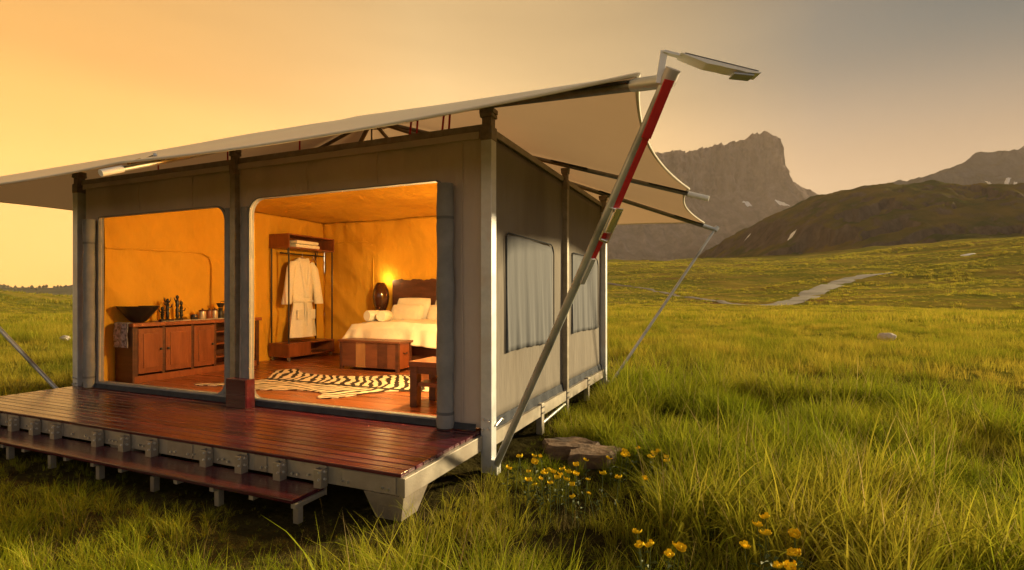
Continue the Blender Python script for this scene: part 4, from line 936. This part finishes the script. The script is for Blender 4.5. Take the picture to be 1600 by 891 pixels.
# low side table close to the doorway
sd = thing('side_table', 'low dark wooden side table with thick legs just inside the right doorway', 'table', (-.82, .78, F))
sx0, sx1, sy0, sy1 = -1.12, -.55, .55, 1.0
MB().box((sx0 - .01, sy0 - .01, .735), (sx1 + .01, sy1 + .01, .785), .006).build('table_top', M['wood_mid'], sd)
for x in (sx0, sx1 - .085):
    for y in (sy0, sy1 - .085): MB().box((x, y, F + .001), (x + .085, y + .085, .734), .005).build('leg', M['wood_dark'], sd)
MB().box((sx0 + .086, sy0 + .015, .53), (sx1 - .086, sy1 - .015, .57), .004).build('shelf', M['wood_mid'], sd)
for y in (sy0 + .01, sy1 - .04): MB().box((sx0 + .086, y, .66), (sx1 - .086, y + .03, .733)).build('apron', M['wood_dark'], sd)
# zebra hide
def zebra_mat():
    m, n, l, p = mk('zebra_hide'); g = n.new('ShaderNodeTexCoord'); sp = n.new('ShaderNodeSeparateXYZ'); l.new(g.outputs['Object'], sp.inputs[0])
    def mth(op, a, b=None, c=None):
        q = n.new('ShaderNodeMath'); q.operation = op
        for i, v in enumerate((a, b, c)):
            if v is None: continue
            if isinstance(v, (int, float)): q.inputs[i].default_value = v
            else: l.new(v, q.inputs[i])
        return q.outputs[0]
    yy = mth('ABSOLUTE', mth('SUBTRACT', sp.outputs['Y'], 1.28)); nz = n.new('ShaderNodeTexNoise'); nz.inputs['Scale'].default_value = 2.6; nz.inputs['Detail'].default_value = 3; l.new(g.outputs['Object'], nz.inputs['Vector'])
    t = mth('ADD', mth('MULTIPLY', sp.outputs['X'], 46), mth('MULTIPLY', mth('POWER', yy, 1.4), 34)); t = mth('ADD', t, mth('MULTIPLY', nz.outputs['Fac'], 17)); f = mth('SINE', t)
    spine = mth('LESS_THAN', yy, .045); f = mth('SUBTRACT', f, mth('MULTIPLY', spine, 2)); f = mth('MULTIPLY_ADD', f, .5, .5)
    rp = n.new('ShaderNodeValToRGB'); e = rp.color_ramp.elements; e[0].position = .40; e[1].position = .52; e[0].color = (.018, .012, .009, 1); e[1].color = (.74, .64, .48, 1); l.new(f, rp.inputs[0])
    l.new(rp.outputs[0], p.inputs['Base Color']); p.inputs['Roughness'].default_value = .85; return m
zo = [(-4.45, .62), (-4.25, .74), (-3.98, .92), (-3.95, 1.3), (-4.2, 1.62), (-4.42, 1.92), (-4.25, 2.15), (-3.95, 1.92), (-3.6, 1.84), (-3.2, 1.86), (-2.8, 2.0), (-2.45, 2.26), (-2.2, 2.28), (-2.1, 2.0), (-1.75, 1.85), (-1.3, 1.80), (-1.0, 1.62), (-1.1, 1.40), (-1.6, 1.28), (-1.95, 1.02), (-2.12, .62), (-2.32, .52), (-2.5, .78), (-2.9, .80), (-3.3, .64), (-3.55, .62), (-3.8, .70), (-4.1, .62), (-4.3, .56)]
pts = []; n = len(zo)
for i in range(n):
    p0, p1, p2, p3 = (Vector((*zo[(i + k) % n], 0)) for k in (-1, 0, 1, 2))
    for j in range(5):
        u = j / 5; q = .5 * (2 * p1 + (p2 - p0) * u + (2 * p0 - 5 * p1 + 4 * p2 - p3) * u * u + (3 * p1 - p0 - 3 * p2 + p3) * u ** 3); pts.append((q.x, q.y))
tag(MB().prism(pts, 'z', F + .003, F + .010).build('zebra_rug', zebra_mat()), 'black and white striped zebra hide rug on the tent floor', 'rug')

# ------------------------------------------------------------------ stones
def slab(name, poly, z0, z1, tilt, seed, label, cat, mt):
    rs = random.Random(seed); cx = sum(p[0] for p in poly) / len(poly); cyy = sum(p[1] for p in poly) / len(poly)
    bm = bmesh.new(); lay = []
    for (s, z) in ((.92, z0), (1.0, z0 + (z1 - z0) * .35), (1.02, z0 + (z1 - z0) * .8), (.95, z1)):
        ring = []
        for i in range(len(poly)):
            a = poly[i]; b = poly[(i + 1) % len(poly)]
            for j in range(4):
                x = a[0] + (b[0] - a[0]) * j / 4; y = a[1] + (b[1] - a[1]) * j / 4
                ring.append(bm.verts.new((cx + (x - cx) * s * rs.uniform(.95, 1.05), cyy + (y - cyy) * s * rs.uniform(.95, 1.05), z + rs.uniform(-.008, .008) + tilt * (x - cx))))
        lay.append(ring)
    n = len(lay[0])
    for k in range(3):
        for i in range(n): bm.faces.new((lay[k][i], lay[k][(i + 1) % n], lay[k + 1][(i + 1) % n], lay[k + 1][i]))
    c = bm.verts.new((cx, cyy, z1 + .006))
    for i in range(n): bm.faces.new((lay[3][i], lay[3][(i + 1) % n], c))
    bmesh.ops.recalc_face_normals(bm, faces=bm.faces); me = bpy.data.meshes.new(name); bm.to_mesh(me); bm.free()
    return tag(link(name, me, M[mt]), label, cat)
tag(slab('stone_slab', [(.40, .50), (.70, .58), (.82, .80), (.52, .92), (.28, .70)], -.03, .095, .0, 1, 'flat brown stone slab in the grass, the left one near the tent strut', 'stone', 'stone'), None, None, 'flat stones')
tag(slab('stone_slab', [(.66, .30), (.96, .42), (1.04, .70), (.80, .70), (.62, .50)], -.03, .10, .02, 2, 'flat brown stone slab overlapping its neighbour, the right one with a dark front', 'stone', 'stone'), None, None, 'flat stones')
def boulder(x, y, z, r, seed, label):
    bm = bmesh.new(); bmesh.ops.create_icosphere(bm, subdivisions=3, radius=1)
    for v in bm.verts:
        k = 1 + .35 * float(fbm(np.array(v.co.x * 1.3 + seed), np.array(v.co.y * 1.3 + v.co.z), 3, seed)); v.co = Vector((v.co.x * r * 1.25 * k, v.co.y * r * k, v.co.z * r * .75 * k))
    me = bpy.data.meshes.new('boulder'); bm.to_mesh(me); bm.free(); o = link('boulder', me, M['boulder']); o.location = (x, y, z); return tag(o, label, 'boulder')
x, y = to_world(11.3, 15.9); boulder(x, y, float(ground_h(11.3, 15.9)) + .20, .19, 3, 'pale rounded boulder lying in the meadow at right')
x, y = to_world(-13.4, 15.8); boulder(x, y, float(ground_h(-13.4, 15.8)) + .10, .12, 9, 'half sunk pale boulder in the grass left of the tent')

# ------------------------------------------------------------------ grass
def grass_mat(name, c_low, c_hi, c_dry, dry):
    m, n, l, p = mk(name); out = n['Material Output']; n.remove(p)
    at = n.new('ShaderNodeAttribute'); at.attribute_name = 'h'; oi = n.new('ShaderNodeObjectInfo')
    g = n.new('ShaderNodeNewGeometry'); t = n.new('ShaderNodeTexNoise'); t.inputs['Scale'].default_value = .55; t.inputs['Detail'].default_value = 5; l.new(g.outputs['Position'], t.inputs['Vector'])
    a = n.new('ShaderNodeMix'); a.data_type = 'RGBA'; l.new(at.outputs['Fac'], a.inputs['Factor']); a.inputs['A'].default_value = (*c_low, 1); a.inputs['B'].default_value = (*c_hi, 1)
    rp = n.new('ShaderNodeMapRange'); rp.inputs['From Min'].default_value = .40; rp.inputs['From Max'].default_value = .66; rp.inputs['To Max'].default_value = dry; l.new(t.outputs['Fac'], rp.inputs['Value'])
    ad = n.new('ShaderNodeMath'); ad.operation = 'MULTIPLY_ADD'; l.new(g.outputs['Random Per Island'], ad.inputs[0]); ad.inputs[1].default_value = .55; l.new(rp.outputs[0], ad.inputs[2])
    sb = n.new('ShaderNodeMath'); sb.operation = 'SUBTRACT'; sb.use_clamp = True; l.new(ad.outputs[0], sb.inputs[0]); sb.inputs[1].default_value = .22
    b = n.new('ShaderNodeMix'); b.data_type = 'RGBA'; l.new(sb.outputs[0], b.inputs['Factor']); l.new(a.outputs['Result'], b.inputs['A']); b.inputs['B'].default_value = (*c_dry, 1)
    hv = n.new('ShaderNodeHueSaturation'); mr = n.new('ShaderNodeMapRange'); mr.inputs['To Min'].default_value = .75; mr.inputs['To Max'].default_value = 1.25; l.new(oi.outputs['Random'], mr.inputs['Value']); l.new(mr.outputs[0], hv.inputs['Value']); l.new(b.outputs['Result'], hv.inputs['Color'])
    d = n.new('ShaderNodeBsdfDiffuse'); tr = n.new('ShaderNodeBsdfTranslucent'); gl = n.new('ShaderNodeBsdfGlossy'); gl.inputs['Roughness'].default_value = .45; gl.inputs[0].default_value = (.8, .75, .5, 1)
    l.new(hv.outputs[0], d.inputs[0]); l.new(hv.outputs[0], tr.inputs[0])
    m1 = n.new('ShaderNodeMixShader'); m1.inputs[0].default_value = .45; l.new(d.outputs[0], m1.inputs[1]); l.new(tr.outputs[0], m1.inputs[2])
    m2 = n.new('ShaderNodeMixShader'); m2.inputs[0].default_value = .006; l.new(m1.outputs[0], m2.inputs[1]); l.new(gl.outputs[0], m2.inputs[2]); l.new(m2.outputs[0], out.inputs[0])
    return m
M['grass'] = grass_mat('meadow_grass', (.030, .052, .004), (.28, .345, .012), (.52, .40, .05), .48)  # dark blade foot paints shade between tufts; yellower tip is real, brightened as highlight
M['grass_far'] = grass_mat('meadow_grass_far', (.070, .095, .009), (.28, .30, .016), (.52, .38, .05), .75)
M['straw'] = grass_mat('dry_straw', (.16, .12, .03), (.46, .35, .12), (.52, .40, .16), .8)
def tuft(name, nb, h, spread, width, bend, seg, mat, seed):
    rs = random.Random(seed); V = []; Fc = []; H = []
    for i in range(nb):
        an = rs.uniform(0, 2 * math.pi); r = spread * math.sqrt(rs.random()); bx, by = r * math.cos(an), r * math.sin(an)
        an2 = an + rs.uniform(-1.2, 1.2); L = h * rs.uniform(.45, 1.1); bd = bend * rs.uniform(.3, 1.5); w = width * rs.uniform(.6, 1.3); tw = rs.uniform(0, math.pi)
        dx, dy = math.cos(an2), math.sin(an2); k0 = len(V); x, y, z = bx, by, -.02; ang = rs.uniform(.05, .25)
        for s in range(seg + 1):
            t = s / seg; ww = w * (1 - t ** 1.6) * .5
            if s == seg: V.append((x, y, z)); H.append(1)
            else:
                tx, ty = -dy * math.cos(tw) + dx * math.sin(tw) * .4, dx * math.cos(tw) + dy * math.sin(tw) * .4; V += [(x - tx * ww, y - ty * ww, z), (x + tx * ww, y + ty * ww, z)]; H += [t, t]
            st = L / seg; x += dx * math.sin(ang) * st; y += dy * math.sin(ang) * st; z += math.cos(ang) * st; ang += bd / seg
        for s in range(seg - 1): q = k0 + 2 * s; Fc.append((q, q + 1, q + 3, q + 2))
        q = k0 + 2 * (seg - 1); Fc.append((q, q + 1, q + 2))
    me = bpy.data.meshes.new(name); me.from_pydata(V, [], Fc); me.update(); me.materials.append(mat)
    a = me.attributes.new('h', 'FLOAT', 'POINT'); a.data.foreach_set('value', H)
    return bpy.data.objects.new(name, me)
def grass_field(name, protos, P, label):
    """P: array x,y,z,scale,rotz,index -> one object with instances on its points"""
    c = bpy.data.collections.new(name + '_kinds')
    for o in protos: c.objects.link(o)
    me = bpy.data.meshes.new(name); me.from_pydata(P[:, :3].tolist(), [], []); me.update()
    rot = np.zeros((len(P), 3)); rs = np.random.RandomState(len(P)); rot[:, 2] = P[:, 4]; rot[:, :2] = rs.normal(0, .10, (len(P), 2))
    a = me.attributes.new('rot', 'FLOAT_VECTOR', 'POINT'); a.data.foreach_set('vector', rot.ravel())
    a = me.attributes.new('scl', 'FLOAT', 'POINT'); a.data.foreach_set('value', P[:, 3])
    a = me.attributes.new('kind', 'INT', 'POINT'); a.data.foreach_set('value', P[:, 5].astype(int))
    o = bpy.data.objects.new(name, me); COL.objects.link(o)
    ng = bpy.data.node_groups.new(name, 'GeometryNodeTree'); ng.interface.new_socket('Geometry', in_out='INPUT', socket_type='NodeSocketGeometry'); ng.interface.new_socket('Geometry', in_out='OUTPUT', socket_type='NodeSocketGeometry')
    N = ng.nodes; Lk = ng.links; gi = N.new('NodeGroupInput'); go = N.new('NodeGroupOutput'); ip = N.new('GeometryNodeInstanceOnPoints'); ci = N.new('GeometryNodeCollectionInfo')
    ci.inputs['Collection'].default_value = c; ci.inputs['Separate Children'].default_value = True; ci.inputs['Reset Children'].default_value = True
    def na(nm, ty): q = N.new('GeometryNodeInputNamedAttribute'); q.data_type = ty; q.inputs[0].default_value = nm; return q.outputs[0]
    er = N.new('FunctionNodeEulerToRotation'); Lk.new(na('rot', 'FLOAT_VECTOR'), er.inputs[0])
    Lk.new(gi.outputs[0], ip.inputs['Points']); Lk.new(ci.outputs[0], ip.inputs['Instance']); ip.inputs['Pick Instance'].default_value = True
    Lk.new(na('kind', 'INT'), ip.inputs['Instance Index']); Lk.new(er.outputs[0], ip.inputs['Rotation']); Lk.new(na('scl', 'FLOAT'), ip.inputs['Scale']); Lk.new(ip.outputs[0], go.inputs[0])
    md = o.modifiers.new('instances', 'NODES'); md.node_group = ng
    return tag(o, label, 'grass', kind='stuff')
def scatter(n, r0, r1, th0, th1, seed, k, smin, smax, hnoise, clear=True):
    rs = np.random.RandomState(seed); r = np.sqrt(rs.uniform(r0 ** 2, r1 ** 2, n)); th = rs.uniform(th0, th1, n); a, b = r * np.sin(th), r * np.cos(th); x, y = to_world(a, b); z = ground_h(a, b)
    # clumping: tall and short patches
    c = fbm(x / hnoise, y / hnoise, 3, 51); c2 = fbm(x / (hnoise * 4), y / (hnoise * 4), 2, 57)
    s = (smin + (smax - smin) * np.clip(.48 + 1.25 * c + .5 * c2, 0, 1)) * rs.uniform(.8, 1.2, n)
    keep = np.ones(n, bool)
    if clear:
        keep &= ~((x > -6.0) & (x < .10) & (y > -1.30) & (y < 4.45))
        near = (x > -6.5) & (x < .35) & (y > -3.6) & (y <= -1.30); s = np.where(near, np.minimum(s, .95) * np.clip(.30 + (-1.30 - y) * .5, .28, .8), s)
        near = (x > .0) & (x < .35) & (y > -.2) & (y < 4.5); s = np.where(near, s * .55, s)
        keep &= ~((x > .28) & (x < 1.02) & (y > .35) & (y < .9) & (rs.rand(n) < .93))
        fr = (x > .1) & (x < 1.5) & (y > -.75) & (y < .45); s = np.where(fr, np.minimum(s, .9) * .52, s)
        fr = (x > 1.35) & (x < 2.5) & (y > -2.2) & (y < -.9); s = np.where(fr, np.minimum(s, 1.0) * .68, s)
    if r1 > 100:
        RP = np.array(ROAD); t = np.linspace(0, len(RP) - 1, 160); ra = np.interp(t, np.arange(len(RP)), RP[:, 0]); rb_ = np.interp(t, np.arange(len(RP)), RP[:, 1]); rw = np.interp(t, np.arange(len(RP)), RP[:, 2])
        keep &= (np.hypot(a[:, None] - ra, b[:, None] - rb_) - rw * .62).min(1) > .3
    P = np.stack([x, y, z, s, rs.uniform(0, 6.28, n), rs.randint(0, k, n)], 1)
    return P[keep]
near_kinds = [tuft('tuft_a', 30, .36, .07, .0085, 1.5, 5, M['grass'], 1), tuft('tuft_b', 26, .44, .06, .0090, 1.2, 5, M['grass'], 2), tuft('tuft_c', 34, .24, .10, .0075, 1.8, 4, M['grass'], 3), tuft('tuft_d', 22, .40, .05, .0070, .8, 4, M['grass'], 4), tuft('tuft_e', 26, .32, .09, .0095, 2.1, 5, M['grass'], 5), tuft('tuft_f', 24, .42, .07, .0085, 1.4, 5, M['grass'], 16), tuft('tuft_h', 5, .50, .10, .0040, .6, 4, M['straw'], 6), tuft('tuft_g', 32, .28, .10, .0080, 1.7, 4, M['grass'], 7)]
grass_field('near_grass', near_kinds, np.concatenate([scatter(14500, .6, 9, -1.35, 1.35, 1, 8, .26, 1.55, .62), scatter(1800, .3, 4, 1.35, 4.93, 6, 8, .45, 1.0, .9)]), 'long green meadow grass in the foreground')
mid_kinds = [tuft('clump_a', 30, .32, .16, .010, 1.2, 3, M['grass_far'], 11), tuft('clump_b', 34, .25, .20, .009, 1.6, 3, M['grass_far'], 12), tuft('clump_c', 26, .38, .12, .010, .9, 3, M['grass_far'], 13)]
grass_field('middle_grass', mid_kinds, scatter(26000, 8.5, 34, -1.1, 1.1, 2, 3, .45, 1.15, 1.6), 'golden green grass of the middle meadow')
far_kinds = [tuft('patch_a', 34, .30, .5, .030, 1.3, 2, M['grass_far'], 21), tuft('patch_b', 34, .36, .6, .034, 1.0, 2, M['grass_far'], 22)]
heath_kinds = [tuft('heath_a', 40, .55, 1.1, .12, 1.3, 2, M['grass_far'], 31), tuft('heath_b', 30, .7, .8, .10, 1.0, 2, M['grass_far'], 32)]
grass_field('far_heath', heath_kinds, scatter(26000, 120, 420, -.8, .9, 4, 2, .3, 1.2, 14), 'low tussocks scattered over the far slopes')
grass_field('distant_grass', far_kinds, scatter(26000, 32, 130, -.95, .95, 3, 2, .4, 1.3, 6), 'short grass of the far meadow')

# ------------------------------------------------------------------ buttercups
M['petal'] = noise_mat('yellow_petal', (.80, .50, .010), (.90, .66, .03), 30, .9, 0, 0, spec=.05)
M['stem'] = noise_mat('flower_stem', (.06, .09, .015), (.09, .12, .02), 30, .7, 0, 0)
def head_mesh():
    q = MB()
    for k in range(6):
        a = k * math.pi / 3; n = 4; ca, sa = math.cos(a), math.sin(a)
        def fn(u, v):
            r = .026 * math.sin(math.pi * (.05 + .50 * u)); w = .0125 * math.sin(math.pi * (.12 + .70 * u)) * (2 * v - 1); z = -.002 + (.013 + .009 * (k % 2)) * u ** 1.4 + .004 * (2 * v - 1) ** 2; r *= 1 - .10 * (2 * v - 1) ** 2
            return (r * ca - w * sa, r * sa + w * ca, z)
        q.grid(fn, 4, 4)
    q.lathe([(.002, 0), (.009, .004), (.008, .011), (0, .014)], (0, 0, 0), 8); return q
fl_src = None
def flower(x, y, h, seed, label, group, size):
    global fl_src
    rs = random.Random(seed); a, b = to_view(x, y); z = float(ground_h(np.array(a), np.array(b)))
    t = thing('buttercup', label, 'flower', (x, y, z), group); lean = (rs.uniform(-.04, .04), rs.uniform(-.04, .04))
    s = MB().tube([(0, 0, -.02), (lean[0] * .4, lean[1] * .4, h * .5), (lean[0], lean[1], h)], [.0022, .002, .0018], 5); me = bpy.data.meshes.new('stem'); s.bm.to_mesh(me); s.bm.free(); me.materials.append(M['stem'])
    o = bpy.data.objects.new('stem', me); COL.objects.link(o); o.parent = t
    q = MB()
    for k in range(4):
        an = rs.uniform(0, 6.28); z0 = h * rs.uniform(.3, .75); ll = rs.uniform(.03, .06); dx, dy = math.cos(an), math.sin(an)
        q.quad((0, 0, z0), (dx * ll * .5 - dy * .010, dy * ll * .5 + dx * .010, z0 + .018), (dx * ll, dy * ll, z0 + .012), (dx * ll * .5 + dy * .010, dy * ll * .5 - dx * .010, z0 + .014))
    me = bpy.data.meshes.new('leaf'); q.bm.to_mesh(me); q.bm.free(); me.materials.append(M['stem']); o = bpy.data.objects.new('leaf', me); COL.objects.link(o); o.parent = t
    if fl_src is None:
        q = head_mesh(); me = bpy.data.meshes.new('flower_head'); q.bm.to_mesh(me); q.bm.free(); me.materials.append(M['petal']); me.polygons.foreach_set('use_smooth', [True] * len(me.polygons)); fl_src = me
    o = bpy.data.objects.new('flower_head', fl_src); COL.objects.link(o); o.parent = t; o.location = (lean[0], lean[1], h - .003); o.scale = (size * .92,) * 3; o.rotation_euler = (rs.uniform(-.5, .5), rs.uniform(-.5, .5), rs.uniform(0, 6))
def at_z(px, py, z):
    v = (py - 460) / 824; b = (CAM[2] - z) / v; return to_world((px - 800) / 824 * b, b)
CL = [(805, 708), (815, 711), (825, 717), (838, 708), (850, 706), (822, 745), (843, 735), (850, 740), (858, 733), (866, 731), (874, 735), (880, 728), (884, 745), (903, 723), (905, 738), (912, 740), (917, 715), (940, 738), (955, 714), (962, 744), (966, 708), (980, 703), (991, 695), (1008, 714), (1016, 708), (1029, 706), (1037, 710), (1039, 720), (845, 750), (860, 748), (895, 750), (930, 765), (905, 770), (792, 726), (1006, 746), (870, 742), (888, 736), (826, 728), (978, 708), (985, 706)]
for i, (px, py) in enumerate(CL):
    rs = random.Random(i); h = rs.uniform(.20, .32); x, y = at_z(px, py, h)
    flower(x, y, h, i, 'yellow buttercup in the dense cluster in front of the flat stones', 'buttercups by the flat stones', rs.uniform(.65, 1.15))
C2 = [(1005, 829), (1015, 843), (1009, 851), (1050, 848), (1043, 851), (1035, 858)]
for i, (px, py) in enumerate(C2):
    x, y = at_z(px, py, .33); flower(x, y, .34, 100 + i, 'yellow buttercup in the small clump at the lower centre right', 'buttercups at lower centre', 1.0)
C3 = [(1208, 808), (1195, 820), (1190, 833), (1208, 838), (1243, 832), (1245, 838), (1178, 850), (1240, 866), (1252, 868), (1228, 876), (1222, 885), (1235, 884)]
for i, (px, py) in enumerate(C3):
    x, y = at_z(px, py, .36); flower(x, y, .37, 200 + i, 'yellow buttercup in the tall clump at the lower right edge', 'buttercups at lower right', 1.05)

# ------------------------------------------------------------------ haze
HAZE = 0.75e-4
hz = MB().box((-5200, -900, -70), (5200, 5600, 880)); m = bpy.data.materials.new('haze_air'); m.use_nodes = True; n = m.node_tree.nodes; n.clear()
ho = n.new('ShaderNodeOutputMaterial'); pv = n.new('ShaderNodeVolumePrincipled'); pv.inputs['Color'].default_value = (1.0, .84, .72, 1); pv.inputs['Density'].default_value = HAZE; pv.inputs['Anisotropy'].default_value = 0
m.node_tree.links.new(pv.outputs[0], ho.inputs['Volume'])
hz = hz.build('haze', m); hz['kind'] = 'stuff'; hz['label'] = 'thin warm evening haze over the valley'
